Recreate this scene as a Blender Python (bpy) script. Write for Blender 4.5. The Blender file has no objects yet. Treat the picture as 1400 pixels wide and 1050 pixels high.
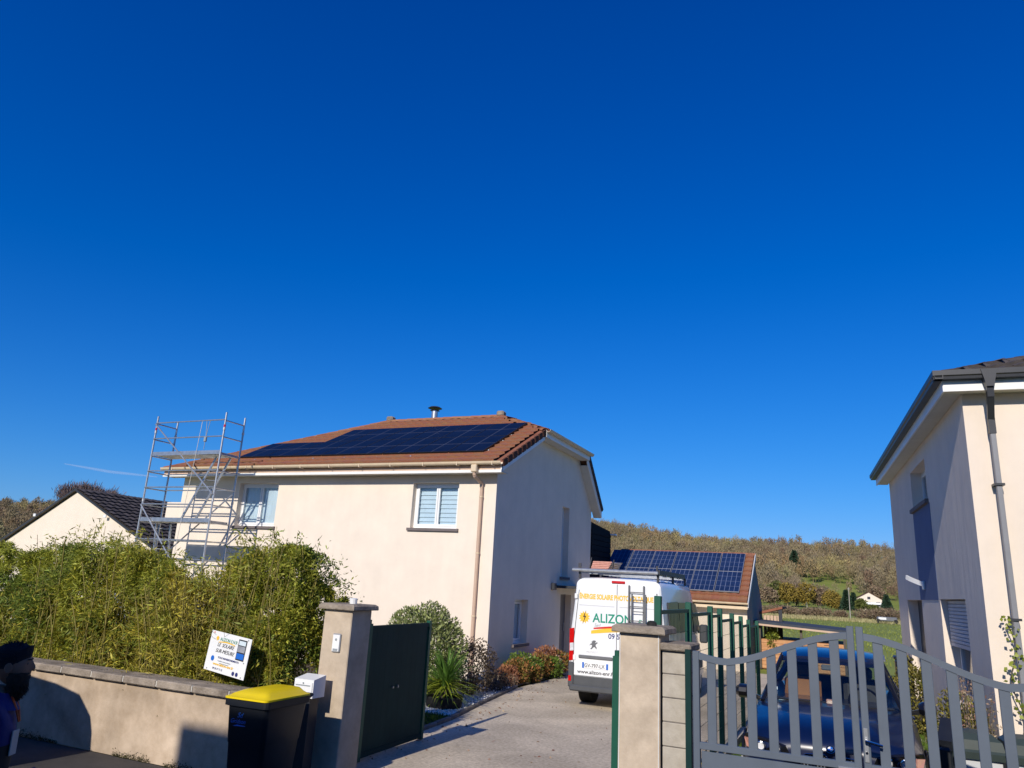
import bpy, bmesh, math, random
import numpy as np
from mathutils import Matrix, Vector
R_ = math.radians
random.seed(7); rng = np.random.default_rng(7)
C = bpy.context.scene.collection
sc = bpy.context.scene

# ------------------------------------------------------------------ camera
HEAD, PITCH, ROLL, F_PX, CAM_H = R_(24.8), R_(15.33), R_(3.17), 1000.0, 2.3
fwd = Vector((-math.sin(HEAD)*math.cos(PITCH), math.cos(HEAD)*math.cos(PITCH), math.sin(PITCH)))
rt0 = Vector((math.cos(HEAD), math.sin(HEAD), 0)); up0 = rt0.cross(fwd)
rt = rt0*math.cos(ROLL) + up0*math.sin(ROLL); up = -rt0*math.sin(ROLL) + up0*math.cos(ROLL)
cd = bpy.data.cameras.new('camera'); cam = bpy.data.objects.new('camera', cd); C.objects.link(cam)
cd.sensor_width = 36; cd.lens = 36*F_PX/1400; cd.clip_start = .05; cd.clip_end = 9000
cam.matrix_world = Matrix(((rt.x, up.x, -fwd.x, 0), (rt.y, up.y, -fwd.y, 0), (rt.z, up.z, -fwd.z, CAM_H), (0, 0, 0, 1)))
sc.camera = cam
# ------------------------------------------------------------------ sky and sun
SUN_EL, SUN_AZ = R_(29.0), R_(0.3)      # travel direction: +Y turned a little to +X
w = bpy.data.worlds.new('World'); sc.world = w; w.use_nodes = True
nt = w.node_tree; nt.nodes.clear()
sky = nt.nodes.new('ShaderNodeTexSky'); sky.sky_type = 'NISHITA'; sky.sun_disc = False
sky.sun_elevation = SUN_EL; sky.sun_rotation = R_(180)+SUN_AZ
sky.altitude = 300; sky.air_density = 1.0; sky.dust_density = .3; sky.ozone_density = 3.0
hs = nt.nodes.new('ShaderNodeHueSaturation'); hs.inputs['Saturation'].default_value = 1.30; hs.inputs['Value'].default_value = 1.0
gm = nt.nodes.new('ShaderNodeGamma'); gm.inputs[1].default_value = 1.15
bg = nt.nodes.new('ShaderNodeBackground'); bg.inputs[1].default_value = .09
wo = nt.nodes.new('ShaderNodeOutputWorld')
nt.links.new(sky.outputs[0], gm.inputs[0]); nt.links.new(gm.outputs[0], hs.inputs['Color'])
# per-channel response: x -> (m*x+c)/(1+k*x), in units of final radiance (the camera's deep blue rendering of the sky)
S_ = .09; sp_ = nt.nodes.new('ShaderNodeSeparateColor'); cb_ = nt.nodes.new('ShaderNodeCombineColor')
tn = nt.nodes.new('ShaderNodeMix'); tn.data_type = 'RGBA'; tn.blend_type = 'MULTIPLY'; tn.inputs[0].default_value = 1; tn.inputs[7].default_value = (.72, .80, 1.10, 1)
nt.links.new(hs.outputs[0], tn.inputs[6]); nt.links.new(tn.outputs[2], sp_.inputs[0])
for i, (m_, c_, k_) in enumerate(((.46, -.006, .1), (1.01, 0, .87), (1.48, 0, .76))):
    n1 = nt.nodes.new('ShaderNodeMath'); n1.operation = 'MULTIPLY_ADD'; n1.inputs[1].default_value = m_; n1.inputs[2].default_value = c_/S_
    n2 = nt.nodes.new('ShaderNodeMath'); n2.operation = 'MULTIPLY_ADD'; n2.inputs[1].default_value = k_*S_; n2.inputs[2].default_value = 1
    n3 = nt.nodes.new('ShaderNodeMath'); n3.operation = 'DIVIDE'; n4 = nt.nodes.new('ShaderNodeMath'); n4.operation = 'MAXIMUM'; n4.inputs[1].default_value = 0
    nt.links.new(sp_.outputs[i], n1.inputs[0]); nt.links.new(sp_.outputs[i], n2.inputs[0]); nt.links.new(n1.outputs[0], n3.inputs[0]); nt.links.new(n2.outputs[0], n3.inputs[1])
    nt.links.new(n3.outputs[0], n4.inputs[0]); nt.links.new(n4.outputs[0], cb_.inputs[i])
nt.links.new(cb_.outputs[0], bg.inputs[0]); nt.links.new(bg.outputs[0], wo.inputs[0])
sl = bpy.data.lights.new('sun', 'SUN'); sl.energy = 4.35; sl.angle = R_(.53); sl.color = (1.0, .92, .81)
so = bpy.data.objects.new('sun', sl); C.objects.link(so)
sdir = Vector((math.sin(SUN_AZ)*math.cos(SUN_EL), math.cos(SUN_AZ)*math.cos(SUN_EL), -math.sin(SUN_EL)))
so.rotation_euler = sdir.to_track_quat('-Z', 'Y').to_euler(); so.location = (-2, -20, 30)
sc.view_settings.view_transform = 'Standard'; sc.view_settings.look = 'None'
sc.view_settings.exposure = 0.0; sc.view_settings.gamma = 1.0; sc.view_settings.use_curve_mapping = False

# ------------------------------------------------------------------ materials
def mat(name, col, rough=.7, var=.12, vs=3.0, bump=0.0, bs=60.0, metal=0.0, spec=.4, col2=None, coat=0.0,
        island=0.0, streak=0.0, trans=0.0, patch=None, detail=4):
    m = bpy.data.materials.new(name); m.use_nodes = True
    t = m.node_tree; N = t.nodes; L = t.links; b = N['Principled BSDF']
    b.inputs['Roughness'].default_value = rough; b.inputs['Metallic'].default_value = metal
    b.inputs['Specular IOR Level'].default_value = spec; b.inputs['Coat Weight'].default_value = coat
    b.inputs['Coat Roughness'].default_value = .06
    tc = N.new('ShaderNodeTexCoord')
    mp = N.new('ShaderNodeMapping'); L.new(tc.outputs['Object'], mp.inputs[0])
    if streak: mp.inputs['Scale'].default_value = (1, 1, 1/streak)
    nz = N.new('ShaderNodeTexNoise'); nz.inputs['Scale'].default_value = vs; nz.inputs['Detail'].default_value = detail
    nz.inputs['Roughness'].default_value = .65
    L.new(mp.outputs[0], nz.inputs['Vector'])
    rp = N.new('ShaderNodeMapRange'); rp.inputs[1].default_value = .3; rp.inputs[2].default_value = .7
    L.new(nz.outputs[0], rp.inputs[0])
    mx = N.new('ShaderNodeMix'); mx.data_type = 'RGBA'
    c2 = col2 if col2 else tuple(min(1, c*(1+var)) for c in col)
    c1 = col if col2 else tuple(c*(1-var) for c in col)
    mx.inputs[6].default_value = (*c1, 1); mx.inputs[7].default_value = (*c2, 1)
    L.new(rp.outputs[0], mx.inputs[0]); out = mx.outputs[2]
    if island:
        g = N.new('ShaderNodeNewGeometry'); h = N.new('ShaderNodeHueSaturation')
        r1 = N.new('ShaderNodeMapRange'); r1.inputs[3].default_value = 1-island; r1.inputs[4].default_value = 1+island
        L.new(g.outputs['Random Per Island'], r1.inputs[0]); L.new(r1.outputs[0], h.inputs['Value'])
        oi = N.new('ShaderNodeObjectInfo'); r2 = N.new('ShaderNodeMapRange')
        ad = N.new('ShaderNodeMath'); ad.operation = 'MULTIPLY_ADD'; ad.inputs[1].default_value = 7.13
        L.new(g.outputs['Random Per Island'], ad.inputs[0]); L.new(oi.outputs['Random'], ad.inputs[2])
        fr = N.new('ShaderNodeMath'); fr.operation = 'FRACT'; L.new(ad.outputs[0], fr.inputs[0])
        L.new(fr.outputs[0], r2.inputs[0]); r2.inputs[3].default_value = .5-island*.045; r2.inputs[4].default_value = .5+island*.045
        L.new(r2.outputs[0], h.inputs['Hue']); L.new(out, h.inputs['Color'])
        L.new(fr.outputs[0], mx.inputs[0]) if col2 and island >= .3 else None
        out = h.outputs[0]
    if patch:
        np_ = N.new('ShaderNodeTexNoise'); np_.inputs['Scale'].default_value = patch[0]; np_.inputs['Detail'].default_value = 5; np_.inputs['Distortion'].default_value = .6
        L.new(tc.outputs['Object'], np_.inputs['Vector']); mr_ = N.new('ShaderNodeMapRange'); mr_.inputs[1].default_value = .35; mr_.inputs[2].default_value = .65
        mr_.inputs[3].default_value = 1-patch[1]; mr_.inputs[4].default_value = 1+patch[1]*.4; L.new(np_.outputs[0], mr_.inputs[0])
        hp = N.new('ShaderNodeHueSaturation'); L.new(out, hp.inputs['Color']); L.new(mr_.outputs[0], hp.inputs['Value']); out = hp.outputs[0]
    L.new(out, b.inputs['Base Color'])
    if bump:
        n2 = N.new('ShaderNodeTexNoise'); n2.inputs['Scale'].default_value = bs; n2.inputs['Detail'].default_value = 3
        L.new(tc.outputs['Object'], n2.inputs['Vector'])
        bp = N.new('ShaderNodeBump'); bp.inputs['Strength'].default_value = min(1, bump); bp.inputs['Distance'].default_value = .02*bump
        L.new(n2.outputs[0], bp.inputs['Height']); L.new(bp.outputs[0], b.inputs['Normal'])
    if trans:
        tr = N.new('ShaderNodeBsdfTranslucent'); ms = N.new('ShaderNodeMixShader'); ms.inputs[0].default_value = trans
        L.new(out, tr.inputs[0]); L.new(b.outputs[0], ms.inputs[1]); L.new(tr.outputs[0], ms.inputs[2])
        L.new(ms.outputs[0], N['Material Output'].inputs[0])
    return m
def glass_mat(name, tint=(.9, .95, 1), ior=1.5, dark=0.0):
    m = bpy.data.materials.new(name); m.use_nodes = True; t = m.node_tree; N = t.nodes; L = t.links
    N.remove(N['Principled BSDF'])
    tr = N.new('ShaderNodeBsdfTransparent'); tr.inputs[0].default_value = (*tint, 1)
    gl = N.new('ShaderNodeBsdfGlossy'); gl.inputs['Roughness'].default_value = .02
    fr = N.new('ShaderNodeFresnel'); fr.inputs[0].default_value = ior
    ge = N.new('ShaderNodeNewGeometry'); mi = N.new('ShaderNodeMix'); mi.inputs[2].default_value = ior; mi.inputs[3].default_value = 1/ior
    L.new(ge.outputs['Backfacing'], mi.inputs[0]); L.new(mi.outputs[0], fr.inputs[0])
    ms = N.new('ShaderNodeMixShader')
    L.new(fr.outputs[0], ms.inputs[0]); L.new(tr.outputs[0], ms.inputs[1]); L.new(gl.outputs[0], ms.inputs[2])
    L.new(ms.outputs[0], N['Material Output'].inputs[0]); return m
M = {}
def wallmat(name, c, streaky=.08, bumpy=.35):
    # rendered wall: fine grain, large uneven float marks, weather streaks, dirt at the foot
    m = mat(name, c, .92, .05, 1.3, bumpy, 130, spec=.2)
    t = m.node_tree; N = t.nodes; L = t.links; b = N['Principled BSDF']
    src = b.inputs['Base Color'].links[0].from_socket
    tc = N.new('ShaderNodeTexCoord'); mp = N.new('ShaderNodeMapping'); mp.inputs['Scale'].default_value = (2.2, 2.2, .22)
    L.new(tc.outputs['Object'], mp.inputs[0]); n = N.new('ShaderNodeTexNoise'); n.inputs['Scale'].default_value = 1.6; n.inputs['Detail'].default_value = 5
    L.new(mp.outputs[0], n.inputs['Vector'])
    mr = N.new('ShaderNodeMapRange'); mr.inputs[1].default_value = .35; mr.inputs[2].default_value = .7; mr.inputs[3].default_value = 1; mr.inputs[4].default_value = 1-streaky
    L.new(n.outputs[0], mr.inputs[0])
    mu = N.new('ShaderNodeMix'); mu.data_type = 'RGBA'; mu.blend_type = 'MULTIPLY'; mu.inputs[0].default_value = 1
    L.new(src, mu.inputs[6]); L.new(mr.outputs[0], mu.inputs[7]); L.new(mu.outputs[2], b.inputs['Base Color'])
    bp = [x for x in N if x.type == 'BUMP'][0]
    b2 = N.new('ShaderNodeBump'); b2.inputs['Strength'].default_value = .5; b2.inputs['Distance'].default_value = .012 if name != 'pale_cream_render' else .03
    mp2 = N.new('ShaderNodeMapping'); mp2.inputs['Scale'].default_value = (1.5, 1.5, .35); L.new(tc.outputs['Object'], mp2.inputs[0])
    n3 = N.new('ShaderNodeTexNoise'); n3.inputs['Scale'].default_value = 2.2; n3.inputs['Detail'].default_value = 2
    L.new(mp2.outputs[0], n3.inputs['Vector']); L.new(n3.outputs[0], b2.inputs['Height'])
    L.new(bp.outputs[0], b2.inputs['Normal']); L.new(b2.outputs[0], b.inputs['Normal'])
    return m
M['cream'] = wallmat('cream_render', (.81, .71, .59), .035, .3)
M['cream2'] = wallmat('pale_cream_render', (.80, .695, .58), .035, .45)
M['cream3'] = wallmat('cream_render_low', (.79, .69, .56))
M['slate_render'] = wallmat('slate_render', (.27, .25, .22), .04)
M['gardenwall'] = mat('garden_wall_render', (.36, .275, .19), .95, 0, 2.2, .35, 60, spec=.12, col2=(.62, .50, .375), patch=(1.3, .22), detail=8)
M['pillar'] = mat('pillar_render', (.42, .34, .25), .95, 0, 3.5, .3, 70, spec=.12, col2=(.60, .50, .38), patch=(2, .15), detail=8)
M['pillar2'] = mat('pale_pillar_render', (.45, .365, .275), .95, 0, 5, .25, 60, spec=.12, col2=(.62, .52, .40), detail=7, patch=(2.5, .15))
M['coping'] = mat('weathered_coping', (.15, .125, .10), .95, 0, 4, .8, 40, spec=.1, col2=(.40, .34, .27), detail=7)
M['conc'] = mat('concrete_block', (.36, .32, .26), .95, 0, 7, .3, 70, spec=.1, col2=(.50, .46, .39), detail=8)
M['tile'] = mat('red_tile', (.20, .085, .047), .85, 0, 4, .5, 60, spec=.2, col2=(.34, .155, .085), island=.25, detail=8)
M['tile_dark'] = mat('dark_tile', (.040, .036, .036), .8, 0, 5, .5, 60, spec=.25, col2=(.10, .085, .080), island=.2, detail=6)
M['tile_edge'] = mat('verge_tile_brown', (.10, .045, .03), .9, .3, 6, .4, 60, spec=.15)
M['pv'] = mat('solar_cell', (.006, .008, .018), .35, .3, 1.5, spec=.14)
M['pv2'] = mat('solar_cell_blue', (.014, .030, .088), .28, .3, 1.5, spec=.35)
M['pvline'] = mat('cell_gap', (.075, .085, .125), .4, .05, spec=.5)
M['pvline2'] = mat('cell_gap_bright', (.16, .20, .32), .4, .05, spec=.5)
M['black_metal'] = mat('black_metal', (.012, .012, .014), .35, .2, 6, metal=.3)
M['alu'] = mat('galvanised_tube', (.44, .46, .48), .38, .2, 9, metal=.75, detail=6)
M['alu_dull'] = mat('dull_aluminium', (.42, .43, .44), .5, .2, 6, metal=.5)
M['white'] = mat('white_upvc', (.80, .81, .80), .35, .03, spec=.5)
M['offwhite'] = mat('white_fascia', (.82, .82, .79), .45, .05)
M['soffit'] = mat('soffit_board', (.62, .60, .53), .7, .06)
M['gutter_cream'] = mat('cream_gutter', (.68, .55, .38), .45, .08, 4)
M['pipe_pink'] = mat('beige_downpipe', (.56, .40, .29), .5, .06, 5)
M['anth'] = mat('anthracite', (.035, .038, .045), .42, .12, 4)
M['clad'] = mat('dark_cladding', (.008, .009, .012), .8, .25, 3, spec=.12)
M['pipegrey'] = mat('grey_downpipe', (.22, .225, .24), .45, .08, 4)
M['sill'] = mat('grey_sill', (.16, .135, .13), .8, .12, 6, .3, 50)
M['curtain'] = mat('net_curtain', (.62, .70, .72), .9, .12, 4, streak=8)
M['blind'] = mat('blind_slats', (.60, .70, .74), .6, .06, 4)
M['room'] = mat('dark_room', (.03, .035, .045), .9, .2)
M['glass'] = glass_mat('window_glass', (.93, .96, .98), 1.5)
M['carglass'] = glass_mat('tinted_glass', (.86, .90, .90), 1.5)
M['green_gate'] = mat('dark_green_gate', (.010, .036, .034), .6, .12, 3, .08, 90, spec=.10)
M['green'] = mat('green_powder_coat', (.008, .085, .052), .45, .1, 5)
M['greydoor'] = mat('grey_door', (.16, .15, .15), .6, .08)
M['gategrey'] = mat('blue_grey_gate', (.100, .124, .158), .48, .08, 3, .05, 60, spec=.4)
M['blue_paint'] = mat('blue_band_paint', (.12, .16, .27), .9, .06, 2, .3, 130)
M['greyshutter'] = mat('grey_shutter', (.55, .56, .57), .5, .05)
M['binblack'] = mat('dark_bin_plastic', (.012, .014, .018), .42, .2, 5, .08, 80)
M['binyellow'] = mat('yellow_lid_plastic', (.80, .60, .008), .38, .05, 3, .05, 60)
M['rubber'] = mat('rubber', (.015, .015, .015), .8, .2)
M['vanwhite'] = mat('white_van_paint', (.80, .82, .83), .22, .04, 1.5, coat=.5)
M['vangrey'] = mat('grey_bumper_plastic', (.07, .075, .082), .6, .1, 5)
M['vanstrip'] = mat('mid_grey_plastic', (.14, .145, .155), .55, .1, 5)
M['redlamp'] = mat('red_lamp', (.55, .008, .008), .12, .1, 20, coat=.6)
M['clearlamp'] = mat('clear_lamp', (.65, .66, .68), .1, .15, 25, coat=.8)
M['amberlamp'] = mat('amber_reflector', (.62, .30, .22), .15, .15, 20, coat=.6)
M['chrome'] = mat('chrome', (.75, .76, .78), .12, .02, metal=1)
M['carblue'] = mat('blue_car_paint', (.003, .009, .042), .28, .15, 2, metal=0, coat=.55, spec=.4)
M['carblack'] = mat('black_trim', (.008, .008, .009), .3, .1, coat=.4)
M['interior'] = mat('car_interior', (.07, .065, .062), .8, .2)
M['tan'] = mat('tan_leather', (.40, .17, .07), .6, .1)
M['txt_yellow'] = mat('yellow_print', (.85, .52, .05), .4, .02)
M['txt_green'] = mat('green_print', (.0, .26, .16), .4, .02)
M['txt_black'] = mat('black_print', (.03, .03, .04), .4, .02)
M['txt_navy'] = mat('navy_print', (.03, .035, .16), .4, .02)
M['txt_red'] = mat('red_print', (.62, .03, .02), .4, .02)
M['txt_grey'] = mat('grey_print', (.30, .33, .34), .4, .02)
M['txt_blue'] = mat('blue_print', (.02, .14, .55), .4, .02)
M['asphalt'] = mat('street_asphalt', (.050, .047, .044), .92, 0, 1.2, .8, 140, spec=.25, col2=(.095, .088, .08), detail=8, patch=(.5, .25))
M['drive'] = mat('exposed_aggregate', (.40, .34, .255), .9, 0, 20, .3, 130, spec=.12, col2=(.72, .625, .49), detail=12, patch=(.9, .22))
M['patio'] = mat('sandy_path', (.36, .30, .22), .95, 0, 12, .6, 80, col2=(.48, .41, .31), detail=8)
M['soil'] = mat('soil', (.05, .035, .022), .95, .4, 9, 1, 40)
M['grass_ground'] = mat('meadow_ground', (.17, .215, .04), .95, 0, .03, .3, 3, spec=.1, col2=(.29, .32, .085), detail=12)
M['grass'] = mat('grass_blades', (.06, .12, .014), .7, 0, 3, spec=.2, col2=(.13, .19, .03), island=.35, trans=.3)
M['gravel'] = mat('white_gravel', (.62, .61, .58), .85, 0, 20, spec=.2, col2=(.82, .81, .78), island=.2)
M['kerb'] = mat('kerb_stone', (.10, .09, .085), .95, 0, 6, .6, 60, col2=(.22, .20, .18))
M['leaf_bamboo'] = mat('bamboo_leaf', (.09, .15, .02), .5, 0, 1, spec=.4, col2=(.38, .40, .06), island=.4, trans=.35)
M['leaf_yellow'] = mat('yellowing_bamboo_leaf', (.30, .27, .03), .5, 0, 1, spec=.4, col2=(.66, .54, .08), island=.4, trans=.35)
M['leaf_fresh'] = mat('fresh_bamboo_leaf', (.20, .26, .025), .5, 0, 1, spec=.4, col2=(.54, .51, .08), island=.4, trans=.4)
M['leaf_dark'] = mat('dense_bamboo_leaf', (.065, .125, .02), .5, 0, 1, spec=.4, col2=(.33, .38, .06), island=.45, trans=.3)
M['culm'] = mat('yellow_culm', (.24, .20, .05), .5, .3, 5, spec=.4)
M['leaf_laurel'] = mat('laurel_leaf', (.07, .115, .025), .4, 0, 1, spec=.5, col2=(.42, .44, .17), island=.4, trans=.2)
M['leaf_dull'] = mat('bronze_leaf', (.045, .040, .025), .5, 0, 1, spec=.4, col2=(.16, .11, .075), island=.4, trans=.2)
M['leaf_black'] = mat('dark_dull_leaf', (.012, .012, .012), .6, 0, 1, col2=(.04, .035, .035), island=.4)
M['leaf_yucca'] = mat('yucca_leaf', (.07, .17, .025), .4, 0, 1, spec=.5, col2=(.16, .28, .05), island=.35, trans=.25)
M['leaf_yucca2'] = mat('yucca_leaf_yellow', (.17, .24, .02), .4, 0, 1, spec=.5, col2=(.33, .36, .04), island=.3, trans=.25)
M['leaf_photinia'] = mat('red_orange_leaf', (.11, .17, .03), .4, 0, 1, spec=.5, col2=(.46, .15, .07), island=.5, trans=.25)
M['leaf_rose'] = mat('autumn_shrub_leaf', (.08, .11, .02), .5, 0, 1, spec=.3, col2=(.32, .24, .06), island=.5, trans=.25)
M['seed'] = mat('dry_flower_head', (.26, .15, .10), .8, 0, 1, col2=(.40, .29, .20), island=.4, trans=.2)
M['bark'] = mat('bark', (.10, .085, .07), .9, .3, 8, .5, 30)
M['birch'] = mat('pale_bark', (.38, .35, .30), .9, .3, 3)
M['twig'] = mat('bare_twigs', (.15, .11, .11), .9, 0, 1, spec=.1, col2=(.17, .125, .115), island=.3)
def forest_mat(name, cols):
    m = mat(name, cols[0], .95, 0, 1, spec=.05); t = m.node_tree; N = t.nodes; L = t.links; b = N['Principled BSDF']
    a = N.new('ShaderNodeAttribute'); a.attribute_name = 'treecol'
    rp = N.new('ShaderNodeValToRGB'); e = rp.color_ramp.elements
    while len(e) < len(cols): e.new(.5)
    for i, c in enumerate(cols): e[i].position = i/(len(cols)-1); e[i].color = (*c, 1)
    L.new(a.outputs['Fac'], rp.inputs[0])
    g = N.new('ShaderNodeNewGeometry'); h = N.new('ShaderNodeHueSaturation'); r1 = N.new('ShaderNodeMapRange')
    r1.inputs[3].default_value = .86; r1.inputs[4].default_value = 1.12
    L.new(g.outputs['Random Per Island'], r1.inputs[0]); L.new(r1.outputs[0], h.inputs['Value']); L.new(rp.outputs[0], h.inputs['Color'])
    L.new(h.outputs[0], b.inputs['Base Color']); return m
M['forest'] = forest_mat('autumn_wood', [(.22, .15, .10), (.27, .21, .12), (.20, .165, .11), (.30, .245, .135), (.25, .19, .135), (.26, .235, .115), (.31, .21, .115), (.35, .29, .13)])
M['conifer'] = mat('conifer_needles', (.018, .040, .022), .8, 0, 1, spec=.2, col2=(.045, .085, .045), island=.3)
M['wood'] = mat('orange_boards', (.46, .20, .08), .7, 0, 4, .2, 30, col2=(.60, .34, .17), streak=.2)
M['shed_roof'] = mat('felt_roof', (.045, .055, .075), .8, .2, 3)
M['skin'] = mat('skin', (.20, .10, .065), .55, .1, 8)
M['jacket'] = mat('blue_jacket', (.012, .016, .12), .8, .15, 10, .3, 30)
M['jacket_dark'] = mat('black_jacket', (.01, .01, .012), .8, .2, 10, .3, 30)
M['beard'] = mat('dark_beard', (.02, .014, .010), .9, .4, 30, .6, 60)
M['cap'] = mat('black_beanie', (.008, .008, .012), .9, .2, 40, .6, 90)
M['orange'] = mat('orange_cord', (.65, .10, .02), .6, .1)
M['carrack'] = mat('dark_rack', (.05, .05, .055), .5, .1)

# ------------------------------------------------------------------ mesh helpers
class MB:
    def __init__(s): s.v = []; s.f = []; s.mi = []; s.cur = 0
    def add(s, vs, fs):
        o = len(s.v); s.v += [tuple(p) for p in vs]; s.f += [tuple(i+o for i in f) for f in fs]; s.mi += [s.cur]*len(fs); return s
    def box(s, x0, x1, y0, y1, z0, z1):
        vs = [(x0,y0,z0),(x1,y0,z0),(x1,y1,z0),(x0,y1,z0),(x0,y0,z1),(x1,y0,z1),(x1,y1,z1),(x0,y1,z1)]
        return s.add(vs, [(0,3,2,1),(4,5,6,7),(0,1,5,4),(1,2,6,5),(2,3,7,6),(3,0,4,7)])
    def cham(s, x0, x1, y0, y1, z0, z1, b=.01):
        bm = bmesh.new(); bmesh.ops.create_cube(bm, size=1)
        for v in bm.verts: v.co = ((x0+x1)/2+v.co.x*(x1-x0), (y0+y1)/2+v.co.y*(y1-y0), (z0+z1)/2+v.co.z*(z1-z0))
        bmesh.ops.bevel(bm, geom=list(bm.edges), offset=b, segments=1, affect='EDGES', profile=.5)
        bm.verts.index_update(); s.add([v.co[:] for v in bm.verts], [[v.index for v in f.verts] for f in bm.faces]); bm.free(); return s
    def bar(s, p0, p1, w=.05, h=.05, n=4, upv=(0,0,1), r1=None):
        p0 = Vector(p0); p1 = Vector(p1); d = (p1-p0)
        if d.length < 1e-6: return s
        d.normalize(); u = Vector(upv)
        if abs(d.dot(u)) > .98: u = Vector((0,1,0))
        a = d.cross(u).normalized(); b = a.cross(d).normalized(); vs = []
        for q, p in enumerate((p0, p1)):
            k = (r1 if (q and r1 is not None) else 1)
            for i in range(n):
                t = 2*math.pi*(i+.5)/n
                c = 1/math.cos(math.pi/n) if n == 4 else 1
                vs.append(p + a*math.cos(t)*w/2*c*k + b*math.sin(t)*h/2*c*k)
        fs = [(i, (i+1)%n, n+(i+1)%n, n+i) for i in range(n)] + [tuple(range(n))[::-1], tuple(range(n, 2*n))]
        return s.add(vs, fs)
    def tube(s, pts, r, n=8):
        for i in range(len(pts)-1): s.bar(pts[i], pts[i+1], r*2, r*2, n)
        return s
    def poly(s, pts, d):            # prism from a planar loop pushed by vector d
        n = len(pts); d = Vector(d); a = [Vector(p) for p in pts]; vs = a+[p+d for p in a]
        return s.add(vs, [tuple(range(n))[::-1], tuple(range(n, 2*n))]+[(i, (i+1)%n, n+(i+1)%n, n+i) for i in range(n)])
    def loft(s, secs, cap=True, closed=True):
        n = len(secs[0]); vs = [p for q in secs for p in q]; fs = []
        for k in range(len(secs)-1):
            for i in range(n if closed else n-1):
                j = (i+1)%n; fs.append((k*n+i, k*n+j, (k+1)*n+j, (k+1)*n+i))
        if cap: fs += [tuple(range(n))[::-1], tuple(range((len(secs)-1)*n, len(secs)*n))]
        return s.add(vs, fs)
    def cyl(s, c, r, h, n=20, r2=None):
        r2 = r if r2 is None else r2
        return s.loft([[(c[0]+rr*math.cos(2*math.pi*i/n), c[1]+rr*math.sin(2*math.pi*i/n), z) for i in range(n)] for rr, z in ((r, c[2]), (r2, c[2]+h))])
def link(name, me, parent=None, m=None):
    o = bpy.data.objects.new(name, me); C.objects.link(o)
    if parent: o.parent = parent
    if m is not None and not len(me.materials): me.materials.append(M[m] if isinstance(m, str) else m)
    return o
def wmat(o):
    mw = Matrix.Identity(4)
    while o: mw = o.matrix_basis @ mw; o = o.parent
    return mw
def mesh(name, mb, m, smooth=False):
    me = bpy.data.meshes.new(name); me.from_pydata([tuple(v) for v in mb.v], [], mb.f)
    for k in (m if isinstance(m, (list, tuple)) else [m]): me.materials.append(M[k])
    if max(mb.mi, default=0) > 0: me.polygons.foreach_set('material_index', mb.mi)
    if smooth:
        me.shade_smooth()
        try: me.set_sharp_from_angle(angle=R_(35))
        except Exception: pass
    return me
def part(name, mb, m, parent=None, smooth=False, local=False, fix=True):
    """mb in world coordinates unless local; the object sits at its parent's origin"""
    me = mesh(name, mb, m, smooth); o = link(name, me, parent)
    if parent and not local: me.transform(wmat(parent).inverted())
    if fix and len(me.polygons) < 6000:
        bm = bmesh.new(); bm.from_mesh(me); bmesh.ops.recalc_face_normals(bm, faces=bm.faces); bm.to_mesh(me); bm.free()
    return o
def tag(o, label, cat=None, group=None, kind=None):
    if label: o['label'] = label
    if cat: o['category'] = cat
    if group: o['group'] = group
    if kind: o['kind'] = kind
    return o
def thing(name, label, cat, loc=(0,0,0), rz=0, group=None):
    o = bpy.data.objects.new(name, None); C.objects.link(o); o.location = loc; o.rotation_euler = (0, 0, rz)
    o.empty_display_size = .3
    return tag(o, label, cat, group)
def struct(name, mb, m, parent=None):
    o = part(name, mb, m, parent, fix=False)
    if not parent: o['kind'] = 'structure'
    return o
def npmesh(name, V, Fq, m, parent=None, kind=None, attr=None, local=False):
    me = bpy.data.meshes.new(name); k = Fq.shape[1]
    me.vertices.add(len(V)); me.vertices.foreach_set('co', np.ascontiguousarray(V, dtype=np.float32).ravel())
    me.loops.add(len(Fq)*k); me.loops.foreach_set('vertex_index', Fq.astype(np.int32).ravel())
    me.polygons.add(len(Fq)); me.polygons.foreach_set('loop_start', np.arange(0, len(Fq)*k, k, dtype=np.int32))
    me.update(calc_edges=True); me.materials.append(M[m])
    if attr is not None:
        a = me.attributes.new('treecol', 'FLOAT', 'POINT'); a.data.foreach_set('value', attr.astype(np.float32))
    o = link(name, me, parent)
    if parent and not local: me.transform(wmat(parent).inverted())
    if kind: o['kind'] = kind
    return o
def leaves(P, D, L, W, droop=0.0):
    """rhombic leaves at points P with directions D (N,3), lengths L, widths W -> V,F"""
    n = len(P); D = D/np.linalg.norm(D, axis=1, keepdims=True)
    r = rng.normal(size=(n, 3)); S = np.cross(D, r); S /= np.linalg.norm(S, axis=1, keepdims=True)
    L = np.broadcast_to(L, n)[:, None]; W = np.broadcast_to(W, n)[:, None]
    V = np.stack([P, P+D*L*.42+S*W/2, P+D*L, P+D*L*.42-S*W/2], 1).reshape(-1, 3)
    return V, np.arange(n*4).reshape(n, 4)
def rdir(n, up_=0.0):
    d = rng.normal(size=(n, 3)); d /= np.linalg.norm(d, axis=1, keepdims=True); d[:, 2] += up_; return d
def text(name, body, size, m, parent, mtx, extrude=.001, shear=0, align='LEFT', sx=1.0, bold=0):
    """mtx: local placement of text plane (x right, y up)"""
    cu = bpy.data.curves.new(name, 'FONT'); cu.body = body; cu.size = size; cu.extrude = extrude; cu.shear = shear
    cu.align_x = align; cu.offset = bold
    to = bpy.data.objects.new('tmp', cu); C.objects.link(to)
    dg = bpy.context.evaluated_depsgraph_get(); me = bpy.data.meshes.new_from_object(to.evaluated_get(dg))
    bpy.data.objects.remove(to); me.name = name; me.materials.clear(); me.materials.append(M[m])
    me.transform(mtx @ Matrix.Diagonal((sx, 1, 1, 1)))
    return link(name, me, parent)
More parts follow.
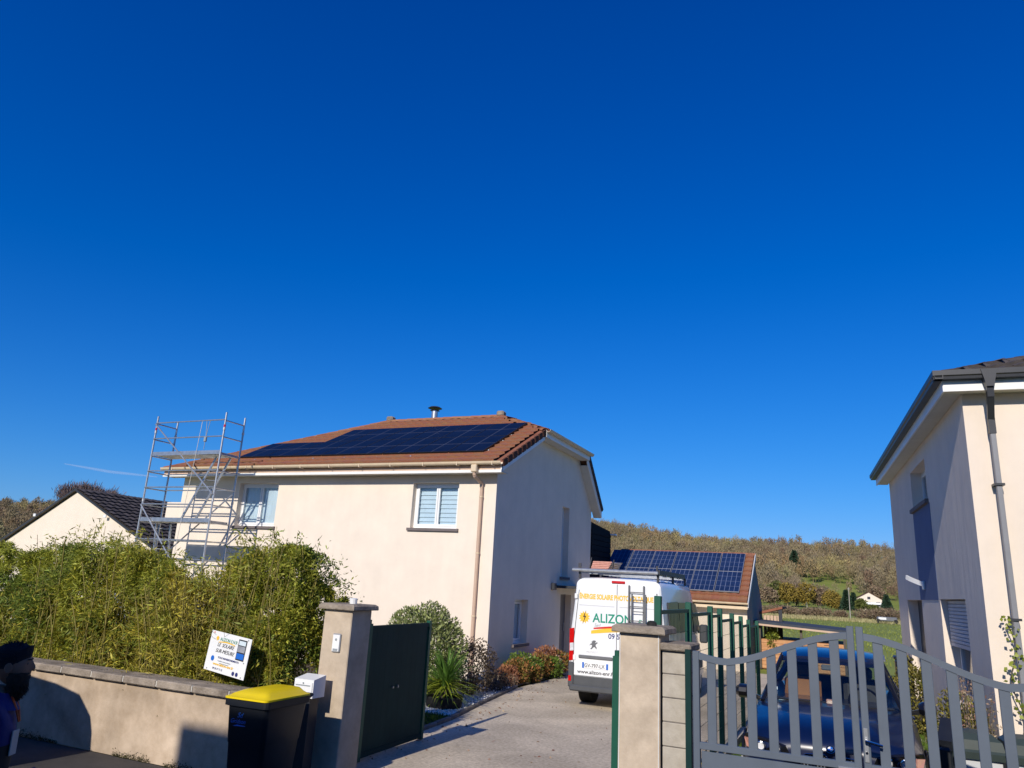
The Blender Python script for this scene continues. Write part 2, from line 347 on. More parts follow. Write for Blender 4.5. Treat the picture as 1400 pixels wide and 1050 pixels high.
def frame_mtx(o, x, y):     # plane matrix from origin, x dir, y dir
    x = Vector(x).normalized(); y = Vector(y).normalized(); z = x.cross(y)
    return Matrix(((x.x, y.x, z.x, o[0]), (x.y, y.y, z.y, o[1]), (x.z, y.z, z.z, o[2]), (0, 0, 0, 1)))

def wall_holes(mb, o, ax, nrm, L, z0, z1, holes, th=.2, ends=False):
    """wall along ax (unit) from point o (outer face), body pushed by nrm*th inwards, rectangular holes (a0,a1,z0,z1)"""
    ax = Vector(ax); nrm = Vector(nrm); o = Vector(o)
    xs = sorted({0, L, *[h[0] for h in holes], *[h[1] for h in holes]}); zs = sorted({z0, z1, *[h[2] for h in holes], *[h[3] for h in holes]})
    P = lambda a, z, d: o + ax*a + nrm*d + Vector((0, 0, z))
    solid = lambda i, k: 0 <= i < len(xs)-1 and 0 <= k < len(zs)-1 and not any(h[0]-1e-6 <= xs[i] and xs[i+1] <= h[1]+1e-6 and h[2]-1e-6 <= zs[k] and zs[k+1] <= h[3]+1e-6 for h in holes)
    for i in range(len(xs)-1):
        for k in range(len(zs)-1):
            if not solid(i, k): continue
            a0, a1, b0, b1 = xs[i], xs[i+1], zs[k], zs[k+1]
            mb.add([P(a0,b0,0),P(a1,b0,0),P(a1,b1,0),P(a0,b1,0)], [(0,1,2,3)])
            mb.add([P(a0,b0,th),P(a1,b0,th),P(a1,b1,th),P(a0,b1,th)], [(3,2,1,0)])
            if not solid(i-1,k) and (ends or i > 0): mb.add([P(a0,b0,0),P(a0,b1,0),P(a0,b1,th),P(a0,b0,th)], [(0,1,2,3)])
            if not solid(i+1,k) and (ends or i < len(xs)-2): mb.add([P(a1,b0,0),P(a1,b1,0),P(a1,b1,th),P(a1,b0,th)], [(3,2,1,0)])
            if not solid(i,k-1): mb.add([P(a0,b0,0),P(a1,b0,0),P(a1,b0,th),P(a0,b0,th)], [(3,2,1,0)])
            if not solid(i,k+1): mb.add([P(a0,b1,0),P(a1,b1,0),P(a1,b1,th),P(a0,b1,th)], [(0,1,2,3)])

# ------------------------------------------------------------------ terrain
hx = np.array([-math.sin(HEAD), math.cos(HEAD)]); lx = np.array([math.cos(HEAD), math.sin(HEAD)])
def crest(L): return np.interp(L, [-700, -450, -350, -250, 20, 77, 110, 150, 220, 300, 380, 600], [40, 38, 36, 38, 47, 46.5, 44, 39.5, 38.5, 39, 38, 34])
def terrain(x, y):
    D = x*hx[0]+y*hx[1]; L = x*lx[0]+y*lx[1]
    t = np.clip((D-300)/(600-300), 0, 1); t2 = np.clip((D-600)/500, 0, 1)
    h = crest(L*600/np.maximum(D, 300))*(t**1.15)*(1-.1*t2)
    return h + 1.2*np.sin(L*.03)*np.cos(D*.021)*np.clip(t*3, 0, 1)
g = 90; Ls = np.linspace(-1300, 1300, g); Ds = np.concatenate([np.linspace(-260, 280, 10), np.linspace(300, 660, 40), np.linspace(700, 2600, 20)])
LL, DD = np.meshgrid(Ls, Ds); X = LL*lx[0]+DD*hx[0]; Y = LL*lx[1]+DD*hx[1]
Z = np.where(DD > 299, terrain(X, Y), 0)-.03
V = np.stack([X, Y, Z], -1).reshape(-1, 3); idx = np.arange(len(V)).reshape(len(Ds), g)
Fq = np.stack([idx[:-1,:-1], idx[:-1,1:], idx[1:,1:], idx[1:,:-1]], -1).reshape(-1, 4)
o = npmesh('ground', V, Fq, 'grass_ground'); o['kind'] = 'structure'

def sheet(name, pts, z, m, t=None):
    mb = MB(); mb.add([(x, y, z) for x, y in pts], [tuple(range(len(pts)))]); return struct(name, mb, m)
sheet('street', [(-80,-40),(80,-40),(80,7.12),(-80,7.12)], 0.0, 'asphalt')
KL = [(-6.28, 7.4), (-6.28, 10.95), (-6.38, 12.12), (-6.70, 13.88), (-7.18, 16.82), (-7.2, 20.2), (-8.04, 20.4)]
sheet('driveway', KL + [(-8.04, 26), (-1.95, 26), (-1.95, 7.124), (-6.28, 7.124)], .004, 'drive')
sheet('garden_soil', [(-19, 7.5), (-6.42, 7.5), (-6.42, 10.95), (-6.85, 13.88), (-7.3, 16.8), (-19, 16.8)], -.004, 'soil')
sheet('entrance_path', [(-8.02, 15.4), (-7.08, 15.4), (-7.3, 16.9), (-7.3, 19.5), (-8.02, 19.5)], .008, 'patio')
sheet('neighbour_drive', [(-1.85, 7.124), (1.55, 7.124), (1.1, 21), (-1.85, 21)], .004, 'drive')

# kerb stones along the planting bed, each a piece
mbk = MB(); 
kr = thing('kerb_edging', 'dark stone edging between the white gravel bed and the driveway', 'edging', (-6.34, 11, 0))
pts = [Vector((p[0], p[1], 0)) for p in KL[:5]]; step = .5
for a, b in zip(pts[:-1], pts[1:]):
    n = max(1, round((b-a).length/step)); d = (b-a)/n; ang = math.atan2(d.y, d.x)
    for i in range(n):
        p = a+d*(i+.5); mb = MB(); mb.cham(-(d.length-.012)/2, (d.length-.012)/2, -.04, .04, -.03, .055, .01)
        k = part('kerb_stone', mb, 'kerb', kr, local=True); k.location = p-Vector(kr.location)+Vector((-.05, 0, random.uniform(-.006, .006))); k.rotation_euler = (0, 0, ang+random.uniform(-.01, .01))

# gravel
def stones(name, poly, n, r0, r1, z, m, parent=None):
    xs = [p[0] for p in poly]; ys = [p[1] for p in poly]; P = []
    def inside(x, y):
        c = False; j = len(poly)-1
        for i in range(len(poly)):
            if (poly[i][1] > y) != (poly[j][1] > y) and x < (poly[j][0]-poly[i][0])*(y-poly[i][1])/(poly[j][1]-poly[i][1])+poly[i][0]: c = not c
            j = i
        return c
    while len(P) < n:
        x, y = random.uniform(min(xs), max(xs)), random.uniform(min(ys), max(ys))
        if inside(x, y): P.append((x, y))
    P = np.array(P); base = np.array([(1,0,0),(-1,0,0),(0,1,0),(0,-1,0),(0,0,1),(0,0,-1)], float)
    F = np.array([(0,2,4),(2,1,4),(1,3,4),(3,0,4),(2,0,5),(1,2,5),(3,1,5),(0,3,5)])
    s = rng.uniform(r0, r1, (n, 1, 1))*rng.uniform(.6, 1.3, (n, 6, 1)); a = rng.uniform(0, 6.28, n)
    B = np.repeat(base[None], n, 0)*s; x = B[..., 0]*np.cos(a)[:, None]-B[..., 1]*np.sin(a)[:, None]; y = B[..., 0]*np.sin(a)[:, None]+B[..., 1]*np.cos(a)[:, None]
    V = np.stack([x+P[:, :1], y+P[:, 1:], B[..., 2]*.6+z+rng.uniform(0, r1*.5, (n, 1))], -1).reshape(-1, 3)
    FF = (F[None]+np.arange(n)[:, None, None]*6).reshape(-1, 3)
    return npmesh(name, V, FF, m, parent, 'stuff')
tag(stones('gravel', [(-8.3, 12.35), (-6.50, 12.35), (-6.74, 13.7), (-7.25, 16.6), (-8.2, 16.6)], 7000, .016, .03, .01, 'gravel'), 'white gravel bed beside the driveway edging', 'gravel')
def blades(name, P, h, wdt, m, label, lean=.35):
    n = len(P); D = rdir(n)*lean; D[:, 2] = 1
    V, F = leaves(P, D, rng.uniform(h*.5, h, n), wdt); o = npmesh(name, V, F, m, kind='stuff'); tag(o, label, 'grass')
n = 9000; P = np.stack([rng.uniform(-8.3, -6.42, n), rng.uniform(9.0, 12.4, n), np.zeros(n)], 1); P[:, 0] -= np.clip(P[:, 1]-11, 0, 9)*.05
blades('lawn_grass', P, .07, .012, 'grass', 'short shaded lawn grass behind the green gate leaf')
n = 14000; yy = rng.uniform(8.2, 20, n); P = np.stack([rng.uniform(.62, 1.75, n)-.03*(yy-8), yy, np.zeros(n)], 1)
blades('grass_strip', P, .10, .014, 'grass', 'green grass strip between the blue car and the grey-sided house')
n = 5000; yy = rng.uniform(8, 16, n); P = np.stack([rng.uniform(-1.75, -1.45, n), yy, np.zeros(n)], 1)
blades('verge_grass', P, .12, .012, 'grass', 'weedy grass at the foot of the green mesh fence')

# ------------------------------------------------------------------ roof tiles
def tile_mesh(name, wd, ln, m, th=.05, wave=.03):
    mb = MB(); n = 7; secs = []
    for y, zz in ((0, th), (ln*1.12, 0)):
        top = [(-wd/2+wd*i/(n-1), y, zz+.012+wave*(.5-.5*math.cos(2*math.pi*(i/(n-1)))) + (0 if i else .006)) for i in range(n)]
        secs.append(top)
    mb.add(secs[0]+secs[1], [(i, i+1, n+i+1, n+i) for i in range(n-1)])
    low = [(x, y, z-th*1.4) for x, y, z in secs[0]]
    mb.add(secs[0]+low, [(i, n+i, n+i+1, i+1) for i in range(n-1)])
    return mesh(name, mb, m)
def tile_slope(parent, org, ax, sl, cols, rows, wd, ln, m, inside, maxparts=300, key=None, name='roof_tile', wave=.028):
    """org world point at eave, ax along eave, sl up slope (unit vectors)"""
    ax = Vector(ax).normalized(); sl = Vector(sl).normalized(); nz = ax.cross(sl).normalized(); pinv = wmat(parent).inverted()
    tm = tile_mesh(name, wd*1.0, ln, m, wave=wave); items = []
    for r in range(rows):
        for c in range(cols):
            x = (c+.5)*wd; y = r*ln
            if inside(x, y+ln*.5): items.append((x, y))
    if key: items.sort(key=lambda t: key(*t))
    rot = Matrix(((ax.x, sl.x, nz.x), (ax.y, sl.y, nz.y), (ax.z, sl.z, nz.z)))
    org = Vector(org)
    for x, y in items[:maxparts]:
        o = bpy.data.objects.new(name, tm); C.objects.link(o); o.parent = parent
        q = rot @ Matrix.Rotation(random.uniform(-.012, .012), 3, 'Z'); p = org+ax*x+sl*y+nz*random.uniform(0, .006)
        o.matrix_basis = pinv @ (Matrix.Translation(p) @ q.to_4x4())
    rest = items[maxparts:]
    if rest:
        tv = np.array([v.co[:] for v in tm.vertices]); tf = [list(p.vertices) for p in tm.polygons]; tf = np.array(tf)
        Rm = np.array(rot); T = np.array([list(org+ax*x+sl*y+nz*random.uniform(0, .008)) for x, y in rest])
        V = (tv @ Rm.T)[None]+T[:, None]; FF = (tf[None]+np.arange(len(rest))[:, None, None]*len(tv)).reshape(-1, 4)
        npmesh('tile_field', V.reshape(-1, 3), FF, m, parent, 'stuff')
def ridge_run(parent, a, b, m, r=.11, step=.36, name='ridge_tile'):
    a = Vector(a); b = Vector(b); n = max(1, round((b-a).length/step)); d = (b-a)/n; pinv = wmat(parent).inverted()
    L = d.length; mb = MB(); k = 7
    secs = [[(y, rr*math.cos(math.pi*i/(k-1)), rr*math.sin(math.pi*i/(k-1))*.8) for i in range(k)] for y, rr in ((0, r*1.12), (L*1.05, r))]
    mb.loft(secs, closed=False, cap=False)
    low = [(x, y*.93, z-.02) for x, y, z in secs[0]]; mb.add(secs[0]+low, [(i, i+1, k+i+1, k+i) for i in range(k-1)])
    me = mesh(name, mb, m, True); x = d.normalized(); y = Vector((0,0,1)).cross(x).normalized(); z = x.cross(y)
    rot = Matrix(((x.x, y.x, z.x), (x.y, y.y, z.y), (x.z, y.z, z.z)))
    for i in range(n):
        o = bpy.data.objects.new(name, me); C.objects.link(o); o.parent = parent
        o.matrix_basis = pinv @ (Matrix.Translation(a+d*i+Vector((0,0,random.uniform(0,.008)))) @ rot.to_4x4())

# ------------------------------------------------------------------ windows
def window(parent, o, ax, inn, W, H, depth=.16, leaves_=2, inside='curtain', sill='sill', fw=.06, label=None, proud=.0):
    """o: world lower-left corner of opening on the outer face; ax along, inn = inward unit"""
    o = Vector(o); ax = Vector(ax); inn = Vector(inn); Z3 = Vector((0,0,1))
    def bx(mb, a0, a1, z0, z1, d0, d1):
        c = [o+ax*a+inn*d+Z3*z for d in (d0, d1) for a, z in ((a0,z0),(a1,z0),(a1,z1),(a0,z1))]
        mb.add(c, [(0,1,2,3),(7,6,5,4),(0,4,5,1),(1,5,6,2),(2,6,7,3),(3,7,4,0)])
    mb = MB(); d0, d1 = depth, depth+.06
    bx(mb, 0, W, 0, fw, d0, d1); bx(mb, 0, W, H-fw, H, d0, d1); bx(mb, 0, fw, fw, H-fw, d0, d1); bx(mb, W-fw, W, fw, H-fw, d0, d1)
    win = part('window', mb, 'white', parent)
    if label: win['label'] = label
    sw = (W-2*fw)/leaves_
    for k in range(leaves_):
        a = fw+k*sw; s2 = .055; m2 = MB(); q0, q1 = depth-.012, depth+.045
        bx(m2, a+.004, a+sw-.004, fw+.004, fw+s2, q0, q1); bx(m2, a+.004, a+sw-.004, H-fw-s2, H-fw-.004, q0, q1)
        bx(m2, a+.004, a+s2, fw+s2, H-fw-s2, q0, q1); bx(m2, a+sw-s2, a+sw-.004, fw+s2, H-fw-s2, q0, q1)
        part('sash', m2, 'white', win)
        m3 = MB(); bx(m3, a+s2, a+sw-s2, fw+s2, H-fw-s2, depth+.015, depth+.022); part('pane', m3, 'glass', win)
        if inside == 'curtain':
            m4 = MB(); n = 30; pv = []
            for i in range(n):
                aa = a+s2*.6+(sw-s2*1.2)*i/(n-1); dd = depth+.062+.006*math.sin(i*.9+k)
                pv.append([tuple(o+ax*aa+inn*dd+Z3*z) for z in (fw*1.2, H-fw*1.2)])
            m4.add([p for q in pv for p in q], [(2*i, 2*i+2, 2*i+3, 2*i+1) for i in range(n-1)]); part('curtain', m4, 'curtain', win)
        if inside == 'blind':
            m4 = MB(); nn = 9
            for i in range(nn):
                z0 = fw*1.2+(H-2.4*fw)*i/nn; z1 = z0+(H-2.4*fw)/nn*.93
                c = [o+ax*aa+inn*dd+Z3*z for aa, dd, z in ((a+.04, depth+.08, z0), (a+sw-.04, depth+.08, z0), (a+sw-.04, depth+.10, z1), (a+.04, depth+.10, z1))]
                m4.add(c, [(0,1,2,3)])
            part('blind', m4, 'blind', win)
    m5 = MB(); bx(m5, .0, W, 0, H, depth+.3, depth+.31); part('room_back', m5, 'room', win)
    if sill:
        m6 = MB(); bx(m6, -.07, W+.07, -.075, -.004, -.06, depth); part('window_sill', m6, sill, win)
    return win

def solar_panel(parent, o, ax, sl, W, H, cell, line, nx, ny, thick=.04, split=True):
    o = Vector(o); ax = Vector(ax).normalized(); sl = Vector(sl).normalized(); nz = ax.cross(sl).normalized(); pinv = wmat(parent).inverted()
    key = ('pv', W, H, cell, line)
    if key not in cache:
        m1 = MB(); m1.cham(0, W, 0, H, 0, thick, .004); a = mesh('solar_panel', m1, 'black_metal' if cell == 'pv' else 'pipegrey')
        m2 = MB(); m2.cur = 0; g = .03 if cell == 'pv' else .014; x0 = .018; cw = (W-2*x0+g)/nx; ch = (H-2*x0+g)/ny
        m2.add([(x0*.6, x0*.6, thick+.002), (W-x0*.6, x0*.6, thick+.002), (W-x0*.6, H-x0*.6, thick+.002), (x0*.6, H-x0*.6, thick+.002)], [(0,1,2,3)])
        m2.cur = 1
        for i in range(nx):
            for k in range(ny):
                xa, ya = x0+i*cw, x0+k*ch; e = .012 if (split and k == ny//2-1) else 0
                m2.add([(xa, ya, thick+.005), (xa+cw-g, ya, thick+.005), (xa+cw-g, ya+ch-g-e, thick+.005), (xa, ya+ch-g-e, thick+.005)], [(0,1,2,3)])
        b = mesh('cell_sheet', m2, [line, cell]); cache[key] = (a, b)
    a, b = cache[key]
    p = bpy.data.objects.new('solar_panel', a); C.objects.link(p); p.parent = parent
    rot = Matrix(((ax.x, sl.x, nz.x), (ax.y, sl.y, nz.y), (ax.z, sl.z, nz.z)))
    p.matrix_basis = pinv @ (Matrix.Translation(o) @ rot.to_4x4())
    q = bpy.data.objects.new('cell_sheet', b); C.objects.link(q); q.parent = p
cache = {}

# ------------------------------------------------------------------ MAIN HOUSE
U0, U1, V0, V1, ZE = -18.95, -8.04, 16.82, 24.55, 5.16
H = thing('main_house', 'two-storey cream house with red tiled half-hipped roof and black solar panels', 'house', (U1, V0, 0))
mb = MB(); o = (U0, V0, 0)
wall_holes(mb, o, (1,0,0), (0,1,0), U1-U0, 0, ZE, [(2.33, 3.83, 3.56, 4.82), (8.44, 9.83, 3.61, 4.80)], .25)
HF = part('wall', mb, 'cream', H, fix=False)
mb = MB()   # gable side: facing +x
wall_holes(mb, (U1, V0, 0), (0,1,0), (-1,0,0), V1-V0, 0, 4.80, [(1.52, 2.42, .82, 1.93), (4.87, 5.5, 2.62, 4.75), (4.95, 5.9, 0.02, 2.1)], .25)
RZ = 7.62; s1 = .49; VR = V0-.42+(RZ-5.28)/s1   # ridge
roofz = lambda y: 5.28+s1*(y-(V0-.42)) if y < VR else (RZ-s1*(y-VR) if y < 23.15 else (RZ-s1*(23.15-VR))-1.02*(y-23.15))
HIPZ = 6.665; yF = V0-.42+(HIPZ-5.28)/s1; yB = VR+(RZ-HIPZ)/s1
gp_ = [(U1, V0+.002, 4.80), (U1, V1, 4.80), (U1, V1, roofz(V1)-.06), (U1, 23.15, roofz(23.15)-.16), (U1, yB, HIPZ-.17), (U1, yF, HIPZ-.17), (U1, V0+.002, roofz(V0)-.17)]
mb.poly(gp_, (-.25, 0, 0)); part('side_wall', mb, 'cream', H, fix=False)
mb = MB(); wall_holes(mb, (U0, V0, 0), (0,1,0), (1,0,0), V1-V0, 0, ZE, [], .25); wall_holes(mb, (U0, V1, 0), (1,0,0), (0,-1,0), U1-U0, 0, ZE, [], .25)
part('back_wall', mb, 'cream', H, fix=False)
window(H, (U0+2.33, V0, 3.56), (1,0,0), (0,1,0), 1.5, 1.26, .17, 2, 'curtain')
window(H, (U0+8.44, V0, 3.61), (1,0,0), (0,1,0), 1.39, 1.19, .17, 2, 'blind')
window(H, (U1, V0+1.52, .82), (0,1,0), (-1,0,0), .9, 1.11, .19, 1, 'curtain')
window(H, (U1, V0+4.87, 2.62), (0,1,0), (-1,0,0), .63, 2.13, .19, 1, 'room')
mb = MB(); mb.box(U1-.24, U1-.19, V0+4.95, V0+5.9, .02, 2.1); d = part('door', mb, 'greydoor', H)
mb = MB(); mb.bar((U1-.16, V0+5.75, 1.0), (U1-.16, V0+5.75, 1.25), .03, .03, 6); part('handle', mb, 'alu', d)
# door canopy and lamp
mb = MB(); mb.box(U1+.002, U1+.85, V0+4.55, V0+6.4, 2.28, 2.36); part('door_canopy', mb, 'anth', H)
mb = MB(); mb.cham(U1+.003, U1+.12, V0+4.1, V0+4.28, 2.22, 2.42, .015); part('wall_lamp', mb, 'anth', H)
mb = MB(); mb.box(U1, U1+.06, V0+1.2, V0+7.3, 0, .22); part('plinth', mb, 'kerb', H)
# roof slabs
oh = .42; yE = V0-oh; UR = U1+.30; UL = U0-.50
rl = U0+4.55      # left ridge end (hip)
rr = U1-2.07      # right ridge end (half hip)
def slab(mb, pts, t=.05): mb.poly(pts, (0, 0, -t))
mb = MB()
slab(mb, [(UL, yE, 5.25), (UR, yE, 5.25), (UR, yF, HIPZ-.03), (rr, VR, RZ-.03), (rl, VR, RZ-.03)])
slab(mb, [(UR, yF, HIPZ-.03), (UR, yB, HIPZ-.03), (rr, VR, RZ-.03)])
yBk = V1+.25; zBk = roofz(yBk)
slab(mb, [(UR, yB, HIPZ-.03), (UR, 23.15, roofz(23.15)-.03), (U0-.3, 23.15, roofz(23.15)-.03), (U0+1.9, yB, HIPZ-.03), (rl, VR, RZ-.03), (rr, VR, RZ-.03)])
slab(mb, [(UR, 23.15, roofz(23.15)-.03), (UR, yBk, zBk), (UL, yBk, zBk), (U0-.3, 23.15, roofz(23.15)-.03)])
slab(mb, [(UL, yE, 5.25), (rl, VR, RZ-.03), (UL, yBk, 5.25)])
RF = part('roof', mb, 'tile', H)
slp = Vector((0, 1, s1)).normalized(); slen = math.hypot(1, s1)
def inF(x, y):
    yy = y/slen; X_ = UL+x
    hl = (X_-UL)/(rl-UL)*(VR-yE); 
    if yy > hl-.02 or x > UR-UL-.13: return False
    if X_ > rr: 
        lim = (VR-yE) + (yF-VR)*(X_-rr)/(UR-rr)
        if yy > lim: return False
    # hidden under the arrays
    if yE+yy > 17.2 and yE+yy < 18.0 and -16.6 < X_ < -8.9: return False
    if yE+yy > 17.2 and yE+yy < 19.4 and -14.4 < X_ < -8.9: return False
    return yy < VR-yE-.02
tile_slope(H, (UL, yE-.05, 5.245), (1,0,0), slp, 42, 17, .303, .345, 'tile', inF, 300, key=lambda x, y: -x)
sh = Vector((-1, 0, (RZ-HIPZ)/(UR-rr))).normalized()
tile_slope(H, (UR+.02, yF, HIPZ-.02), (0,1,0), sh, 14, 7, .303, .345, 'tile', lambda x, y: min(x, (yB-yF)-x) > (y)*(VR-yF)/(math.hypot(UR-rr, RZ-HIPZ))-.1 and y < 2.0, 0)
slr = Vector((0, -1, s1)).normalized(); slr2 = Vector((0, -1, 1.02)).normalized()
tile_slope(H, (UR, 23.2, roofz(23.15)-.02), (-1,0,0), slr, 34, 6, .303, .345, 'tile', lambda x, y: x > .15+(y/slen)*(UR-rr)/(yB-VR)*.0+max(0, (y/slen-(23.2-yB)))*(UR-rr)/(yB-VR)+.0 and x < 9.6-y, 0)
tile_slope(H, (UR, yBk, zBk+.01), (-1,0,0), slr2, 40, 6, .303, .345, 'tile_dark', lambda x, y: True, 0)
ridge_run(H, (rl, VR, RZ-.04), (rr, VR, RZ-.04), 'tile'); ridge_run(H, (UR, yF, HIPZ-.04), (rr, VR, RZ-.04), 'tile'); ridge_run(H, (UR, yB, HIPZ-.04), (rr, VR, RZ-.04), 'tile')
ridge_run(H, (UL, yE, 5.2), (rl, VR, RZ-.04), 'tile')
for x in (rl, rr):
    mb = MB(); mb.cham(x-.13, x+.13, VR-.13, VR+.13, RZ-.02, RZ+.16, .04); part('ridge_cap', mb, 'coping', H)
# verge tiles: brown blocks down the gable edge
mb = MB(); mb.poly([(UR+.0, yE+.0, 5.27), (UR, yF, HIPZ), (UR, yF, HIPZ-.15), (UR, yE, 5.12)], (.03, 0, 0)); part('verge_strip', mb, 'tile', H)
nv = 10
for i in range(nv):
    y = yE+(yF-yE)*(i+.5)/nv; z = 5.28+s1*(y-yE); mb = MB(); L = (yF-yE)/nv*slen*.70
    d = slp; a = Vector((UR+.02, y, z-.075))
    mb.bar(a-d*L/2, a+d*L/2, .05, .17); part('verge_tile', mb, 'tile_edge', H)
mb = MB(); mb.poly([(UR, yE+.02, 5.20), (UR, yF, HIPZ-.09), (UR, yF, HIPZ-.30), (UR, yE+.02, 5.0)], (-.03, 0, 0))
part('verge_board', mb, 'offwhite', H); mb = MB(); mb.poly([(UR, 23.1, roofz(23.15)-.04), (UR, yBk, zBk-.02), (UR, yBk, zBk-.26), (UR, 23.1, roofz(23.15)-.3)], (-.03, 0, 0))
part('verge_board', mb, 'offwhite', H)
nv = 9
for i in range(nv):
    y = 23.15+(yBk-23.15)*(i+.5)/nv; z = roofz(y); mb = MB(); L = .24
    a = Vector((UR+.02, y, z-.01)); d = Vector((0, -1, 1.02)).normalized(); mb.bar(a-d*L/2, a+d*L/2, .06, .12); part('verge_tile', mb, 'tile_dark', H)
# soffits
mb = MB(); mb.box(UL+.02, UR, yE+.04, V0-.004, 5.00, 5.03); mb.poly([(U1+.004, 23.2, roofz(23.2)-.34), (UR-.03, 23.2, roofz(23.2)-.34), (UR-.03, yBk, zBk-.27), (U1+.004, yBk, zBk-.27)], (0, 0, .03))
mb.poly([(U1+.004, V0-.4, 5.02), (UR-.03, V0-.4, 5.02), (UR-.03, yF, HIPZ-.25), (U1+.004, yF, HIPZ-.25)], (0, 0, .03))
mb.box(U1+.004, UR+.02, yF, yB+.1, HIPZ-.22, HIPZ-.19)
part('soffit', mb, 'soffit', H)
mb = MB(); mb.box(UL, UR+.0, yE+.0, yE+.03, 4.985, 5.055); part('fascia', mb, 'offwhite', H)
mb = MB(); mb.box(UL, UR+.0, yE+.035, yE+.06, 5.03, 5.17); part('fascia_board', mb, 'pipe_pink', H)
mb = MB(); mb.box(UR+.03, UR+.055, yF-.02, yB+.05, HIPZ-.22, HIPZ-.06); part('fascia', mb, 'offwhite', H)
def gutter(parent, a, b, m, r=.065, out=(0,-1,0), closed=True, name='gutter'):
    a = Vector(a); b = Vector(b); o_ = Vector(out); k = 9; secs = []
    for p in (a, b):
        ring = [p+o_*(r*math.cos(math.pi*i/(k-1)))+Vector((0,0,-r*math.sin(math.pi*i/(k-1)))) for i in range(k)]
        ring = [ring[0]+Vector((0,0,.012))+o_*.008]+ring; inner = [p+o_*(r-.008)*math.cos(math.pi*i/(k-1))+Vector((0,0,-(r-.008)*math.sin(math.pi*i/(k-1)))) for i in range(k)][::-1]
        secs.append(ring+inner)
    mb = MB(); mb.loft(secs); return part(name, mb, m, parent)
GT = gutter(H, (UL, yE-.07, 5.24), (UR+.03, yE-.07, 5.24), 'gutter_cream', .075)
for i in range(12):
    x = UL+.5+i*1.0; mb = MB(); mb.box(x, x+.025, yE-.155, yE-.01, 5.15, 5.245); part('bracket', mb, 'gutter_cream', GT)
gutter(H, (UR+.12, yF-.08, HIPZ-.02), (UR+.12, yB+.1, HIPZ-.02), 'gutter_cream', .07, (1,0,0))
# downpipe with swan neck
px_ = -8.45
mb = MB(); mb.cham(px_-.08, px_+.08, yE-.15, yE-.01, 4.98, 5.17, .02); DP = part('downpipe', mb, 'gutter_cream', H)
mb = MB(); mb.tube([(px_, yE-.08, 5.0), (px_, yE-.06, 4.9), (px_+.02, V0-.09, 4.76), (px_+.02, V0-.07, 4.6), (px_+.02, V0-.07, .0)], .045, 10); part('pipe', mb, 'pipe_pink', DP)
for z in (4.4, 3.0, 1.5): mb = MB(); mb.cyl((px_+.02, V0-.07, z), .055, .03, 12); part('pipe_clip', mb, 'gutter_cream', DP)
# chimney flue
mb = MB(); mb.cyl((-12.82, VR+.3, 7.2), .11, .80, 16); CH = part('flue', mb, 'alu', H, True)
mb = MB(); mb.cyl((-12.82, VR+.3, 8.08), .25, .05, 18, .17); mb.cyl((-12.82, VR+.3, 8.00), .17, .03, 16, .10); part('flue_cap', mb, 'anth', CH)
# solar array
pw, ph, gp = 1.042, 1.555, .012
for row, n in ((0, 8), (1, 6)):
    for i in range(n):
        y0 = 16.93+row*(ph+gp)/slen; z0 = 5.28+s1*(y0-yE)+.07
        solar_panel(H, (-8.52-(i+1)*(pw+gp), y0, z0), (1,0,0), slp, pw, ph, 'pv', 'pvline', 2, 2)
mb = MB()
for row, n in ((0, 8), (1, 6)):
    for k in (.3, 1.25):
        y0 = 16.93+(row*(ph+gp)+k)/slen; z0 = 5.28+s1*(y0-yE)+.035; mb.bar((-8.50, y0, z0), (-8.52-n*(pw+gp), y0, z0), .04, .04)
part('mounting_rail', mb, 'alu_dull', H)
# roof hooks below the array
for i in range(7):
    mb = MB(); x = -9.6-i*1.1; mb.box(x, x+.04, 16.80, 16.95, 5.50, 5.54); part('roof_hook', mb, 'alu', H)
# side canopy and aerial on the left end
mb = MB(); mb.poly([(U0-1.0, V0+.4, 3.95), (U0-.0, V0+.4, 4.25), (U0-.0, V0+.4, 4.31), (U0-1.0, V0+.4, 4.01)], (0, 1.4, 0)); 
mb.box(U0-1.0, U0-.002, V0+.36, V0+.4, 3.75, 4.28); part('side_canopy', mb, 'cream', H)
AE = thing('tv_aerial', 'thin dark television aerial on a short mast at the house end behind the scaffold', 'aerial', (U0-.55, V0+.9, 3.6))
mb = MB(); mb.bar((U0-.55, V0+.9, 3.4), (U0-.50, V0+.9, 5.0), .035, .035, 6); part('mast', mb, 'anth', AE)
mb = MB(); mb.bar((U0-.6, V0+.4, 3.75), (U0+.5, V0+.5, 3.72), .02, .02, 4)
for i in range(9): x = U0-.55+i*.12; mb.bar((x, V0+.2, 3.75), (x, V0+.7, 3.73), .01, .01, 4)
part('aerial_boom', mb, 'anth', AE)

# dark clad extension behind
X = thing('clad_extension', 'dark box extension with horizontal cladding boards behind the cream house', 'extension', (-8.05, 24.7, 0))
mb = MB(); mb.poly([(-8.08, 24.7, 0), (-8.08, 27.0, 0), (-8.08, 27.0, 4.42), (-8.08, 24.7, 4.56)], (-4, 0, 0)); part('wall', mb, 'clad', X)
for k in range(24):
    z = .1+k*.185
    if z > 4.35: break
    mb = MB(); mb.poly([(-8.076, 24.72, z), (-8.076, 27.0, z), (-8.05, 27.0, z+.01), (-8.05, 24.72, z+.01)], (0, 0, .165)); part('cladding_board', mb, 'clad', X)
mb = MB(); mb.box(-8.1, -7.85, 26.9, 27.1, 4.28, 4.33); part('roof_spout', mb, 'white', X)

